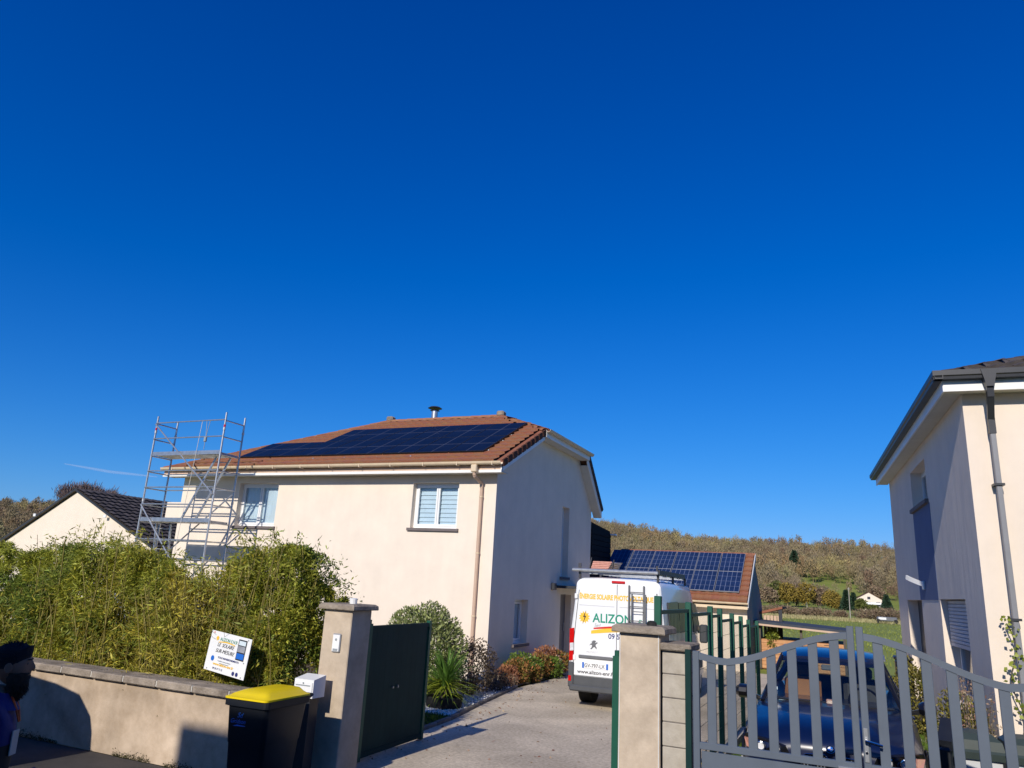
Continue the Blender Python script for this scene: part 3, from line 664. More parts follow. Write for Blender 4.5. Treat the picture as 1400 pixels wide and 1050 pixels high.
# ------------------------------------------------------------------ ANNEX with solar panels
AV = 26.0; AR = -3.11; AL = -8.0
A = thing('garage_annex', 'low cream garage with brown tiled roof carrying six bright blue solar panels', 'garage', (AR, AV, 0))
mb = MB(); wall_holes(mb, (AL, AV, 0), (1,0,0), (0,1,0), AR-AL, 0, 2.1, [(.7, 3.3, .0, 1.95)], .2); part('wall', mb, 'cream3', A, fix=False)
as1 = .676; aRy = AV+2.3; aRz = 2.26+as1*2.3
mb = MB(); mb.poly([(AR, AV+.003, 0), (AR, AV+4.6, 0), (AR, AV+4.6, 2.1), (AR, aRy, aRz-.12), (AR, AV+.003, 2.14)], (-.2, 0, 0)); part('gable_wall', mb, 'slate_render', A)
mb = MB(); mb.poly([(AL, AV-.3, 2.12), (AR+.06, AV-.3, 2.12), (AR+.06, aRy, aRz), (AL, aRy, aRz)], (0, 0, -.05)); mb.poly([(AL, aRy, aRz), (AR-.0, aRy, aRz), (AR-.0, AV+4.55, 2.12), (AL, AV+4.55, 2.12)], (0, 0, -.05)); part('roof', mb, 'tile_edge', A)
asl = Vector((0, 1, (aRz-2.12)/(aRy-AV+.3))).normalized()
tile_slope(A, (AL, AV-.33, 2.13), (1,0,0), asl, 17, 10, .29, .31, 'tile', lambda x, y: not (.5 < x < 4.35 and .7 < y < 2.7), 130)
ridge_run(A, (AL, aRy, aRz-.02), (AR+.06, aRy, aRz-.02), 'tile', .09)
mb = MB(); mb.poly([(AR+.06, AV-.33, 2.14), (AR+.06, aRy, aRz+.04), (AR+.06, aRy, aRz-.14), (AR+.06, AV-.33, 1.98)], (.03, 0, 0)); part('verge_board', mb, 'greyshutter', A)
mb = MB(); mb.box(AL, AR+.06, AV-.34, AV-.31, 1.93, 2.02); part('fascia', mb, 'gutter_cream', A)
mb = MB(); mb.box(AL, AR+.06, AV-.305, AV-.004, 1.93, 1.95); part('soffit', mb, 'soffit', A)
gutter(A, (AL, AV-.41, 2.13), (AR+.08, AV-.41, 2.13), 'gutter_cream', .06)
for i in range(6):
    for k in range(2):
        d0 = .40+k*1.244; p = Vector((AR-.22-(i+1)*.815, AV-.3, 2.12))+asl*d0+Vector((0, -.05, .10))
        solar_panel(A, p, (1,0,0), asl, .79 if i % 2 else .803, 1.238, 'pv2', 'pvline2', 5, 4, split=False)
mb = MB()
mb.box(AL+.72, AL+3.28, AV+.1, AV+.13, .0, 1.94); GD = part('garage_door', mb, 'white', A)
for k in range(5):
    mb = MB(); mb.cham(AL+.72, AL+3.28, AV+.08, AV+.1, .02+k*.385, .02+k*.385+.372, .006); part('door_panel', mb, 'white', GD)

# ------------------------------------------------------------------ BUNGALOW (left)
B = thing('bungalow', 'single-storey cream bungalow gable with dark tiled roof behind the bamboo', 'house', (-27, 19, 0))
ap = (-26.95, 19, 4.90); eL = -32.9; eR = -21.5; be = 2.62; bz = 4.9-.53*(26.95-.0) if False else 1.75
mb = MB(); mb.poly([(eL+.1, 19, 0), (eR-.4, 19, 0), (eR-.4, 19, be), (ap[0], 19, ap[2]-.05), (eL+.1, 19, bz+.02)], (0, .3, 0)); 
mb.poly([(eR-.4, 19.3, 0), (eR-.7, 19.3, 0), (eR-.7, 19.3, be), (eR-.4, 19.3, be)], (0, 8, 0)); mb.poly([(eL+.1, 27.0, 0), (eR-.4, 27.0, 0), (eR-.4, 27.0, be), (ap[0], 27.0, ap[2]-.05), (eL+.1, 27.0, bz+.02)], (0, .3, 0)); part('wall', mb, 'cream2', B)
bs = (ap[2]-2.5)/(eR-ap[0]); bl = (ap[2]-2.5)/(ap[0]-eL)
mb = MB(); mb.poly([(eR, 18.9, 2.5), (ap[0], 18.9, ap[2]), (ap[0], 18.9, ap[2]+.06), (eR, 18.9, 2.56)], (0, 8.5, 0)); mb.poly([(eL, 18.9, bz), (ap[0], 18.9, ap[2]), (ap[0], 18.9, ap[2]+.06), (eL, 18.9, bz+.06)], (0, 8.5, 0)); part('roof', mb, 'tile_dark', B)
bsl = Vector((-1, 0, bs)).normalized(); tile_slope(B, (eR+.04, 18.9, 2.57), (0,1,0), bsl, 28, 17, .303, .345, 'tile_dark', lambda x, y: True, 0, wave=.035)
ridge_run(B, (ap[0], 18.85, ap[2]), (ap[0], 27.4, ap[2]), 'tile_dark', .11)
mb = MB(); mb.poly([(eR+.02, 18.86, 2.49), (ap[0], 18.86, ap[2]-.0), (ap[0], 18.86, ap[2]+.07), (eR+.02, 18.86, 2.57)], (0, .035, 0)); part('verge_board', mb, 'anth', B); mb = MB(); mb.poly([(eL, 18.86, bz-.01), (ap[0], 18.86, ap[2]), (ap[0], 18.86, ap[2]+.07), (eL, 18.86, bz+.07)], (0, .035, 0)); part('verge_board', mb, 'anth', B)
for s in (-1, 1):
    mb = MB(); x = ap[0]+s*2.0; mb.cham(x-.07, x+.07, 18.82, 18.86, ap[2]-.06-2.0*bs-.08, ap[2]-2.0*bs-.03, .01); part('verge_bracket', mb, 'white', B)

# ------------------------------------------------------------------ RIGHT HOUSE (local frame)
RH = thing('neighbour_house', 'cream rendered house at right with shaded side wall, dark hipped roof and square grey downpipe', 'house', (1.58, 11.50, 0), R_(3.6))
def lp(name, mb, m, parent=None, **k): return part(name, mb, m, parent or RH, local=True, **k)
HT = 5.22; SL = 8.65
mb = MB(); wall_holes(mb, (0, SL, 0), (0,-1,0), (1,0,0), SL, 0, HT, [(SL-5.22, SL-3.45, 4.17, 4.90), (SL-7.2, SL-5.2, 0.02, 2.44), (SL-3.2, SL-1.18, .9, 2.45)], .28); lp('side_wall', mb, 'cream2', fix=False)
mb = MB(); wall_holes(mb, (0, 0, 0), (1,0,0), (0,1,0), 9.0, 0, HT, [], .28); wall_holes(mb, (9, 0, 0), (0,1,0), (-1,0,0), SL, 0, HT, [], .28); wall_holes(mb, (0, SL, 0), (1,0,0), (0,-1,0), 9.0, 0, HT, [], .28); lp('wall', mb, 'cream2', fix=False)
def lwin(*a, **k):
    mw = RH.matrix_basis.copy() if False else Matrix.Translation(RH.location) @ Matrix.Rotation(R_(3.6), 4, 'Z')
    o_ = mw @ Vector(a[0]); r3 = mw.to_3x3(); return window(RH, o_, r3 @ Vector(a[1]), r3 @ Vector(a[2]), *a[3:], **k)
bpy.context.view_layer.update()
lwin((0, 5.22, 4.17), (0,-1,0), (1,0,0), 1.77, .73, .2, 1, 'room')
mb = MB(); mb.box(.2, .25, 5.2, 7.2, .02, 2.44); d = lp('door', mb, 'anth')
mb = MB(); mb.box(.19, .2, 5.9, 6.6, .9, 2.3); lp('door_glass', mb, 'glass', d)
SHt = lwin((0, 3.2, .9), (0,-1,0), (1,0,0), 2.02, 1.55, .22, 2, 'room')
mb = MB()
for k in range(12): z = 1.78+k*.055; mb.cham(.10, .125, 1.2, 3.18, z, z+.05, .008)
mb.box(.10, .13, 1.2, 3.18, 1.72, 1.775); lp('roller_shutter', mb, 'greyshutter')
mb = MB(); mb.box(-.006, -.002, 3.30, 5.28, 2.44, 4.09); lp('painted_band', mb, 'blue_paint')
# curved wall light
mb = MB(); pts = [(-.03-.26*math.sin(t), 4.62+.55*(1-math.cos(t))*0+.0+.42*t, 2.72+.16*math.cos(t)*0+.13*t) for t in [i*.25 for i in range(5)]]
for a, b in zip(pts[:-1], pts[1:]): mb.bar(a, b, .03, .08)
mb.cham(-.05, -.002, 4.57, 4.68, 2.62, 2.78, .012); lp('wall_lamp', mb, 'offwhite')
# hipped roof
ov = .24; rs = .42; ez = HT+.16; N_ = 9+2*ov; hw = (SL+2*ov)/2
mb = MB(); rz_ = ez+rs*hw
slab(mb, [(-ov, -ov, ez), (9+ov, -ov, ez), (9+ov-hw, -ov+hw, rz_), (-ov+hw, -ov+hw, rz_)]); slab(mb, [(-ov, -ov, ez), (-ov+hw, -ov+hw, rz_), (-ov, SL+ov, ez)])
slab(mb, [(-ov, SL+ov, ez), (9+ov, SL+ov, ez), (9+ov-hw, -ov+hw, rz_), (-ov+hw, -ov+hw, rz_)]); slab(mb, [(9+ov, -ov, ez), (9+ov, SL+ov, ez), (9+ov-hw, -ov+hw, rz_)])
lp('roof', mb, 'tile_dark')
mw = Matrix.Translation(RH.location) @ Matrix.Rotation(R_(3.6), 4, 'Z'); m3 = mw.to_3x3()
def lt(p): return mw @ Vector(p)
ssl = Vector((0, 1, rs)).normalized(); ln_ = math.hypot(1, rs)
tile_slope(RH, lt((-ov, -ov-.04, ez+.0)), m3 @ Vector((1,0,0)), m3 @ ssl, 32, 15, .303, .345, 'tile_dark', lambda x, y: x > y/ln_-.05 and (N_-x) > y/ln_-.05, 140, key=lambda x, y: x+y*1.0, wave=.045)
sl2 = Vector((1, 0, rs)).normalized()
tile_slope(RH, lt((-ov-.04, SL+ov, ez)), m3 @ Vector((0,-1,0)), m3 @ sl2, 32, 15, .303, .345, 'tile_dark', lambda x, y: x > y/ln_ and (SL+2*ov-x) > y/ln_, 0, wave=.045)
ridge_run(RH, lt((-ov, -ov, ez-.01)), lt((-ov+hw, -ov+hw, rz_-.01)), 'tile_dark', .12)
ridge_run(RH, lt((-ov, SL+ov, ez-.01)), lt((-ov+hw, -ov+hw, rz_-.01)), 'tile_dark', .12)
mb = MB(); mb.box(-ov, -.004, -ov, SL+ov, HT-.03, HT); mb.box(-.004, 9+ov, -ov, -.004, HT-.03, HT); lp('soffit', mb, 'soffit')
mb = MB(); mb.box(-ov-.025, -ov, -ov-.025, SL+ov, HT-.05, HT+.13); mb.box(-ov, 9+ov, -ov-.025, -ov, HT-.05, HT+.13); lp('fascia', mb, 'offwhite')
def boxgutter(mb, a, b, out):
    a = Vector(a); b = Vector(b); o_ = Vector(out); pr = [(0, 0), (.10, 0), (.105, .035), (.125, .05), (.125, .12), (.112, .12), (.112, .055), (.09, .012), (.012, .012), (.012, .12), (0, .12)]
    mb.loft([[p+o_*q[0]+Vector((0,0,q[1])) for q in pr] for p in (a, b)])
mb = MB(); boxgutter(mb, (-ov-.15, -ov-.027, HT+.10), (9+ov, -ov-.027, HT+.10), (0,-1,0)); lp('gutter', mb, 'anth')
mb = MB(); boxgutter(mb, (-ov-.027, -ov-.15, HT+.10), (-ov-.027, SL+ov+.1, HT+.10), (-1,0,0)); lp('gutter', mb, 'anth')
dx = .27
mb = MB(); mb.loft([[(dx+a*w_, -ov-.10+b*.07, z) for a, b in ((-1,-1),(1,-1),(1,1),(-1,1))] for w_, z in ((.095, HT+.21), (.042, HT-.03))]); D2 = lp('downpipe', mb, 'anth')
mb = MB()
mb.bar((dx, -ov-.10, HT-.02), (dx, -ov-.08, HT-.16), .08, .08); mb.bar((dx, -ov-.08, HT-.15), (dx+.02, -.12, HT-.42), .08, .08); mb.bar((dx+.02, -.12, HT-.40), (dx+.02, -.12, HT-.62), .08, .08); lp('pipe_elbow', mb, 'anth', D2)
mb = MB(); mb.cham(dx-.012, dx+.052, -.15, -.085, 0, HT-.6, .006); lp('pipe', mb, 'pipegrey', D2)
for z in (3.9, 2.2, .8): mb = MB(); mb.box(dx-.04, dx+.08, -.172, -.002, z, z+.03); lp('pipe_clip', mb, 'anth', D2)

# ------------------------------------------------------------------ SCAFFOLD
S = thing('scaffold_tower', 'galvanised scaffold tower with two platforms against the cream house', 'scaffold', (-17.06, 15.3, 0))
sx0, sx1, sy0, sy1 = -18.4, -15.72, 15.0, 15.72
for x in (sx0, sx1):
    for y in (sy0, sy1):
        mb = MB(); mb.bar((x, y, 0), (x, y, 6.55), .052, .052, 10); p = part('post', mb, 'alu', S, True)
        for z in (2.05, 4.05, 6.05): mb = MB(); mb.cyl((x, y, z), .034, .07, 8); part('collar', mb, 'alu_dull', p)
        if y == sy0: mb = MB(); mb.cyl((x, y, 6.13), .0285, .07, 10); part('red_mark', mb, 'redlamp', p)
for z in (6.34, 5.87, 4.92, 4.45, 3.97, 3.0, 2.5, 2.0):
    for y in (sy0, sy1):
        if z == 6.34 and y == sy1 or z == 5.87 and y == sy1: continue
        mb = MB(); mb.bar((sx0, y-.03, z), (sx1, y-.03, z), .036, .036, 8); part('rail', mb, 'alu', S, True)
for z in (6.34, 5.87, 5.38, 4.92, 4.45, 3.97, 3.5, 3.0, 2.5, 2.0, 1.5, 1.0, .5):
    for x in (sx0, sx1):
        mb = MB(); mb.bar((x, sy0, z-.02), (x, sy1, z-.02), .036, .036, 8); part('rung', mb, 'alu', S, True)
for a, b in (((sx0, sy0-.05, 6.30), (sx1, sy0-.05, 4.25)), ((sx0, sy0-.05, 3.95), (sx0+1.6, sy0-.05, 2.4)), ((sx1, sy1+.03, 4.4), (sx1-2.6, sy1+.03, 2.4))):
    mb = MB(); mb.bar(a, b, .042, .042, 8); part('brace', mb, 'alu', S, True)
for z, x0, x1 in ((5.38, sx0+.03, sx1-.03), (3.5, sx0+.03, sx1-.03)):
    mb = MB(); mb.cham(x0, x1, sy0+.03, sy1-.03, z, z+.05, .006); pl = part('platform', mb, 'alu_dull', S)
    mb = MB(); mb.box(x0, x1, sy0-.005, sy0+.02, z-.01, z+.10); part('toe_board', mb, 'alu', pl)
    mb = MB(); mb.box(sx1-.9, sx1-.25, sy0+.1, sy1-.1, z-.012, z-.002); part('trap_door', mb, 'offwhite', pl)
def ladder(parent, a, b, wv, n, m='alu', t=.035, name='ladder', own=None):
    a = Vector(a); b = Vector(b); wv = Vector(wv)
    if own: k_ = wmat(own); a = k_ @ a; b = k_ @ b; wv = k_.to_3x3() @ wv
    mb = MB(); mb.bar(a, b, t, t*1.6); L_ = part(name, mb, m, parent)
    mb = MB(); mb.bar(a+wv, b+wv, t, t*1.6); part('stile', mb, m, L_)
    for i in range(n):
        p = a+(b-a)*(i+.5)/n; mb = MB(); mb.bar(p, p+wv, t*.7, t*.7, 6); part('rung', mb, m, L_)
    return L_
ladder(S, (-17.2, 15.35, 3.55), (-16.2, 15.35, 5.35), (.0+.28, .25, 0), 7)
ladder(S, (-17.7, 15.25, 1.2), (-18.0, 15.25, 3.45), (.34, .2, 0), 8)
RP = thing('pulley_rope', 'hoist rope with a small pulley hanging from the scaffold top rail', 'rope', (-16.5, 15, 6.3))
mb = MB(); mb.tube([(-16.55, 14.96, 6.32), (-16.62, 14.96, 5.0), (-16.75, 14.96, 3.2), (-16.78, 14.96, 2.2)], .007, 5); part('rope', mb, 'soffit', RP)
mb = MB(); mb.tube([(-16.38, 14.96, 6.32), (-16.33, 14.96, 5.9), (-16.33, 14.96, 5.5)], .008, 5); mb.tube([(-16.25, 14.96, 6.32), (-16.32, 14.96, 5.9)], .008, 5); part('rope_loop', mb, 'txt_grey', RP)
mb = MB(); mb.cham(-16.37, -16.29, 14.93, 14.99, 5.72, 5.86, .012); part('pulley', mb, 'txt_grey', RP)
# junk: stacked scaffold frames / cover behind hedge
mb = MB(); mb.cham(-18.3, -17.0, 14.2, 14.8, 2.0, 2.35, .02); mb.cham(-18.2, -17.1, 14.1, 14.7, 0, 2.0, .02)
tag(part('storage_box', mb, 'alu_dull'), 'pale grey slatted box behind the hedge under the scaffold', 'box')

# ------------------------------------------------------------------ GARDEN WALL + pillars
GW = thing('garden_wall', 'low beige rendered street wall topped with weathered coping stones', 'wall', (-9, 7.13, 0))
mb = MB(); mb.box(-22, -6.12, 7.14, 7.38, 0, .845); mb.box(-6.30, -6.121, 7.381, 8.1, 0, .845); part('wall', mb, 'gardenwall', GW)
for i in range(28):
    x1 = -6.10-i*.59; mb = MB(); mb.cham(x1-.575, x1-.003, 7.07+random.uniform(-.004,.004), 7.45, .846+random.uniform(0,.003), .935+random.uniform(-.004,.004), .012); k = part('coping_stone', mb, 'coping', GW)
    mb = MB(); mb.box(x1-.589, x1-.577, 7.078, 7.44, .86, .928); part('joint_mortar', mb, 'soffit', GW)
def pillar(name, label, x0, x1, y0, y1, h, m, capt=.07, co=.055, m2='coping'):
    P_ = thing(name, label, 'pillar', ((x0+x1)/2, (y0+y1)/2, 0))
    mb = MB(); mb.cham(x0, x1, y0, y1, 0, h, .01); part('shaft', mb, m, P_)
    mb = MB(); mb.loft([[(a, b, z) for a, b in ((x0-e, y0-e), (x1+e, y0-e), (x1+e, y1+e), (x0-e, y1+e))] for e, z in ((co, h), (co+.004, h+.01), (co, h+capt*.7), (co-.03, h+capt))]); part('cap', mb, m2, P_)
    return P_
LP = pillar('gate_pillar', 'tall beige rendered gate pillar with intercom beside the green gate leaf', -6.02, -5.60, 7.82, 8.24, 1.89, 'pillar')
mb = MB(); mb.cham(-5.84, -5.72, 7.798, 7.818, 1.39, 1.61, .01); IC = thing('intercom', 'small silver door intercom mounted on the left gate pillar', 'intercom', (-5.78, 7.81, 1.54)); part('housing', mb, 'alu_dull', IC)
mb = MB(); mb.box(-5.83, -5.73, 7.793, 7.797, 1.405, 1.595); part('faceplate', mb, 'white', IC)
mb = MB(); mb.box(-5.815, -5.745, 7.790, 7.7925, 1.41, 1.435); part('name_plate', mb, 'txt_grey', IC)
mb = MB(); mb.bar((-5.78, 7.7925, 1.54), (-5.78, 7.788, 1.54), .03, .03, 10); part('lens', mb, 'txt_grey', IC)
mb = MB(); mb.loft([[(-5.76+r*math.cos(t*math.pi/6), 8.04+r*math.sin(t*math.pi/6), z) for t in range(12)] for r, z in ((.045, 1.96), (.05, 2.02), (.05, 2.025), (.03, 2.03))]); tag(part('white_pot', mb, 'white'), 'small white tub standing on the left gate pillar cap', 'tub')
RPl = pillar('gate_pillar', 'beige rendered gate pillar between driveway and grey gate, tallest on the right', -2.0, -1.615, 7.03, 7.42, 1.93, 'pillar2')
mb = MB(); mb.box(-1.99, -1.985, 7.022, 7.03, 0, 1.93)
mb.box(-1.63, -1.625, 7.022, 7.03, 0, 1.93); part('corner_bead', mb, 'white', RPl)
mb = MB(); mb.loft([[(-1.72+r*math.cos(t*math.pi/5), 7.15+r*.8*math.sin(t*math.pi/5), z) for t in range(10)] for r, z in ((.05, 1.995), (.045, 2.03), (.02, 2.045))]); tag(part('stone', mb, 'rubber'), 'small dark stone lying on the right gate pillar cap', 'stone')
# block pillar
BP = thing('block_pillar', 'short pillar of bare grey concrete blocks carrying the grey gate', 'pillar', (-1.49, 7.2, 0))
for k in range(9):
    mb = MB(); mb.cham(-1.598, -1.385, 7.05+random.uniform(-.003,.003), 7.40, k*.2+.003, k*.2+.195, .005); part('concrete_block', mb, 'conc', BP)
mb = MB(); mb.box(-1.594, -1.389, 7.056, 7.395, 0, 1.8); part('mortar', mb, 'kerb', BP)
mb = MB(); mb.cham(-1.61, -1.33, 7.0, 7.46, 1.801, 1.865, .012); part('cap', mb, 'coping', BP)

# mailbox
MX = thing('mailbox', 'white metal mailbox on the wall against the left gate pillar', 'mailbox', (-5.93, 7.62, .9))
mb = MB(); mb.loft([[(-6.06, y, z), (-5.78, y, z), (-5.78, y, z2), (-6.06, y, z2)] for y, z, z2 in ((7.46, .90, 1.10), (7.68, .90, 1.14))]); part('body', mb, 'white', MX)
mb = MB(); mb.cham(-6.05, -5.79, 7.448, 7.458, .915, 1.075, .005); part('door', mb, 'white', MX)
mb = MB(); mb.box(-6.03, -5.82, 7.444, 7.4475, 1.03, 1.042); part('slot', mb, 'txt_grey', MX)
mb = MB(); mb.bar((-5.92, 7.447, 1.06), (-5.92, 7.442, 1.06), .022, .022, 8); part('lock', mb, 'txt_grey', MX)
mb = MB(); mb.box(-6.0, -5.84, 7.5, 7.66, 0, .899); part('stand', mb, 'anth', MX)

# ------------------------------------------------------------------ SIGN
s_c = Vector((-7.10, 7.40, 1.28)); a_ = R_(-4)
SG = thing('advert_board', 'white solar installer board tilted on the bamboo hedge above the wall', 'sign', s_c)
SG.rotation_euler = (R_(-3), 0, R_(-9))
rotm = Matrix.Rotation(R_(90), 4, 'X'); 
def sp(x, y): c, s = math.cos(a_), math.sin(a_); return Vector((x*c-y*s, 0, x*s+y*c))
SW, SH = .80, .47
mb = MB(); q = [sp(-SW/2, -SH/2), sp(SW/2, -SH/2), sp(SW/2, SH/2), sp(-SW/2, SH/2)]; mb.poly(q, (0, .006, 0)); part('board', mb, 'white', SG, local=True)
def stext(body, x, y, size, m, sx=1.0, shear=0, bold=0):
    p = sp(x, y); text('lettering', body, size, m, SG, Matrix.Translation(p+Vector((0, -.003, 0))) @ Matrix.Rotation(-a_, 4, 'Y') @ rotm, .0005, shear, sx=sx, bold=bold)
stext('ALIZON E.N.R', -.20, .135, .058, 'txt_green', .95); stext('LE  SOLAIRE', -.235, .065, .062, 'txt_black', 1.0, .3); stext('SUR-MESURE', -.245, -.005, .062, 'txt_black', 1.05, .3)
stext('TOUS RENSEIGNEMENTS', -.17, -.07, .03, 'txt_navy', 1.25, 0, .0006); stext('installation photovoltaique', -.16, -.105, .022, 'txt_grey', 1.1); stext('autoconsommation', -.12, -.13, .022, 'txt_grey', 1.1)
stext('www.alizon-enr.fr', -.24, -.155, .045, 'txt_yellow', 1.25, 0, .001); stext('09 50 77 71 55', -.23, -.205, .033, 'txt_navy')
mb = MB(); n = 14; mb.poly([sp(-.255+(.03 if i % 2 else .022)*math.cos(i*2*math.pi/n), .155+(.03 if i % 2 else .022)*math.sin(i*2*math.pi/n))+Vector((0,-.004,0)) for i in range(n)], (0, .002, 0)); part('sun_logo', mb, 'txt_yellow', SG, local=True)
mb = MB(); top = [sp(-.22+.33*t, .118+.018*math.sin(t*3)) for t in [i/8 for i in range(9)]]; bot = [sp(-.22+.33*t, .108+.018*math.sin(t*3)-.004*math.sin(t*math.pi)) for t in [i/8 for i in range(9)]]
mb.poly([p+Vector((0,-.004,0)) for p in top+bot[::-1]], (0, .002, 0)); part('swoosh', mb, 'txt_yellow', SG, local=True)
for x0, x1, y0, y1, m, nm in ((.165, .325, -.035, .205, 'anth', 'photo_print'), (.175, .315, .06, .13, 'alu_dull', 'photo_roofs'), (.175, .315, -.02, .045, 'txt_blue', 'photo_panels'), (.18, .31, .14, .19, 'blind', 'photo_sky')):
    mb = MB(); e = -.003 if nm == 'photo_print' else -.0055; mb.poly([sp(x0, y0)+Vector((0,e,0)), sp(x1, y0)+Vector((0,e,0)), sp(x1, y1)+Vector((0,e,0)), sp(x0, y1)+Vector((0,e,0))], (0, .002, 0)); part(nm, mb, m, SG, local=True)
for cx, cy, r, m in ((-.27, -.085, .032, 'txt_blue'), (.185, -.195, .025, 'txt_navy'), (.255, -.195, .025, 'txt_navy')):
    mb = MB(); mb.poly([sp(cx+r*math.cos(i*math.pi/6), cy+r*math.sin(i*math.pi/6))+Vector((0,-.004,0)) for i in range(12)], (0, .002, 0)); part('round_logo', mb, m, SG, local=True)
for cx, cy in ((-.34, .215), (.34, .215), (-.34, -.215), (.34, -.215), (.34, -.05)):
    mb = MB(); mb.poly([sp(cx+.009*math.cos(i*math.pi/4), cy+.009*math.sin(i*math.pi/4))+Vector((0,-.005,0)) for i in range(8)], (0, .004, 0)); part('screw', mb, 'txt_red' if cx < 0 and cy > 0 else 'txt_grey', SG, local=True)

# ------------------------------------------------------------------ BIN
def wheelie(name, label, loc, rz, lid, body, hh=1.0, W=.56, D=.68, logo=False, group=None):
    T = thing(name, label, 'bin', loc, rz, group)
    def ring(w_, d_, z, k=.05, yo=0):
        pts = []
        for sx_, sy_ in ((1,-1),(1,1),(-1,1),(-1,-1)):
            cx, cy = sx_*(w_/2-k), sy_*(d_/2-k)+yo
            a0 = {(1,-1): -90, (1,1): 0, (-1,1): 90, (-1,-1): 180}[(sx_, sy_)]
            for j in range(4): t = R_(a0+j*30); pts.append((cx+k*math.cos(t), cy+k*math.sin(t), z))
        return pts
    mb = MB(); mb.loft([ring(W*.78, D*.74, .03), ring(W*.80, D*.76, .1), ring(W*.88, D*.86, hh*.55), ring(W*.90, D*.88, hh*.56), ring(W*.96, D*.97, hh-.09)]); part('body', mb, body, T, True, local=True)
    mb = MB(); mb.loft([ring(W*1.04, D*1.02, hh-.10), ring(W*1.06, D*1.06, hh-.095), ring(W*1.06, D*1.06, hh-.03), ring(W*1.0, D*1.0, hh-.028)]); part('rim', mb, body, T, local=True)
    L_ = [ring(W*1.04, D*1.08, hh-.026, .05, -.01), ring(W*1.04, D*1.08, hh-.008, .05, -.01), ring(W*.96, D*.98, hh-.001), ring(W*.86, D*.9, hh+.02), ring(W*.62, D*.8, hh+.05, .05, .04), ring(W*.3, D*.5, hh+.06, .05, .1)]
    mb = MB(); mb.loft(L_); LD = part('lid', mb, lid, T, True, local=True)
    mb = MB(); mb.loft([ring(W*.5, D*.34, hh+.0, .03, -.18), ring(W*.46, D*.3, hh+.03, .03, -.16)]); part('lid_ridge', mb, lid, LD, local=True)
    mb = MB(); mb.tube([(-W*.45, D*.56, hh-.05), (-W*.45, D*.62, hh-.03), (W*.45, D*.62, hh-.03), (W*.45, D*.56, hh-.05)], .014, 6); part('handle', mb, body, T, local=True)
    for s in (-1, 1):
        mb = MB(); mb.bar((s*W*.36, D*.38, .10), (s*W*.46, D*.38, .10), .2, .2, 16); part('wheel', mb, 'rubber', T, local=True)
    if logo:
        text('lettering', 'Sd', .07, 'txt_blue', T, Matrix.Translation((-W*.20, -D*.478, hh*.80)) @ rotm @ Matrix.Rotation(0, 4, 'Z'), .0005, .3)
        text('lettering', 'Gridson', .06, 'txt_blue', T, Matrix.Translation((-W*.36, -D*.474, hh*.745)) @ rotm, .0005, .3)
        mb = MB(); mb.poly([(-W*.3, -D*.466, hh*.715), (0, -D*.466, hh*.722), (W*.0, -D*.466, hh*.727), (-W*.2, -D*.466, hh*.732)], (0, .002, 0)); part('swoosh', mb, 'txt_blue', T, local=True)
    return T
wheelie('wheelie_bin', 'black wheelie bin with bright yellow lid standing before the low wall', (-5.79, 6.74, 0), R_(2), 'binyellow', 'binblack', 1.03, .54, .70, True)

# ------------------------------------------------------------------ GREEN GATE LEAVES
def green_leaf(label, hx_, hy_, ex, ey, h=1.68, mm='green_gate'):
    T = thing('green_gate_leaf', label, 'gate', (hx_, hy_, 0)); d = Vector((ex-hx_, ey-hy_, 0)); L_ = d.length; d.normalize(); n_ = Vector((d.y, -d.x, 0))
    def P(a, z, o_=0): return Vector((hx_, hy_, 0))+d*a+n_*o_+Vector((0, 0, z))
    mb = MB(); mb.bar(P(0, 0.02), P(0, h+.02), .075, .075); part('hinge_post', mb, 'green', T)
    mb = MB(); mb.bar(P(L_, .02), P(L_, h+.02), .06, .06); part('end_post', mb, 'green', T)
    nb = 11; bwid = (L_-.12)/nb
    for k in range(nb):
        mb = MB(); a = .06+k*bwid; mb.poly([P(a+.001, .1, -.012), P(a+bwid-.001, .1, -.012), P(a+bwid-.001, .1, .012), P(a+.001, .1, .012)], (0, 0, h-.16)); part('panel_board', mb, mm, T)
    for z in (.08, h-.04): mb = MB(); mb.bar(P(.04, z), P(L_-.03, z), .045, .06); part('rail', mb, mm, T)
    mb = MB(); mb.bar(P(L_*.42, h*.5, .015), P(L_*.42, h*.5, .04), .03, .03, 8); mb.bar(P(L_*.5, h*.5, .015), P(L_*.5, h*.5, .04), .02, .04, 8); part('latch', mb, 'alu', T)
    mb = MB(); mb.cyl(tuple(P(.0, h+.02)), .03, .05, 10); part('hinge_cap', mb, 'green', T); return T
green_leaf('dark green boarded gate leaf standing open beside the left pillar', -5.88, 8.62, -5.95, 10.33)
green_leaf('dark green gate leaf folded back edge-on behind the right pillar', -2.06, 7.2, -2.12, 8.85)

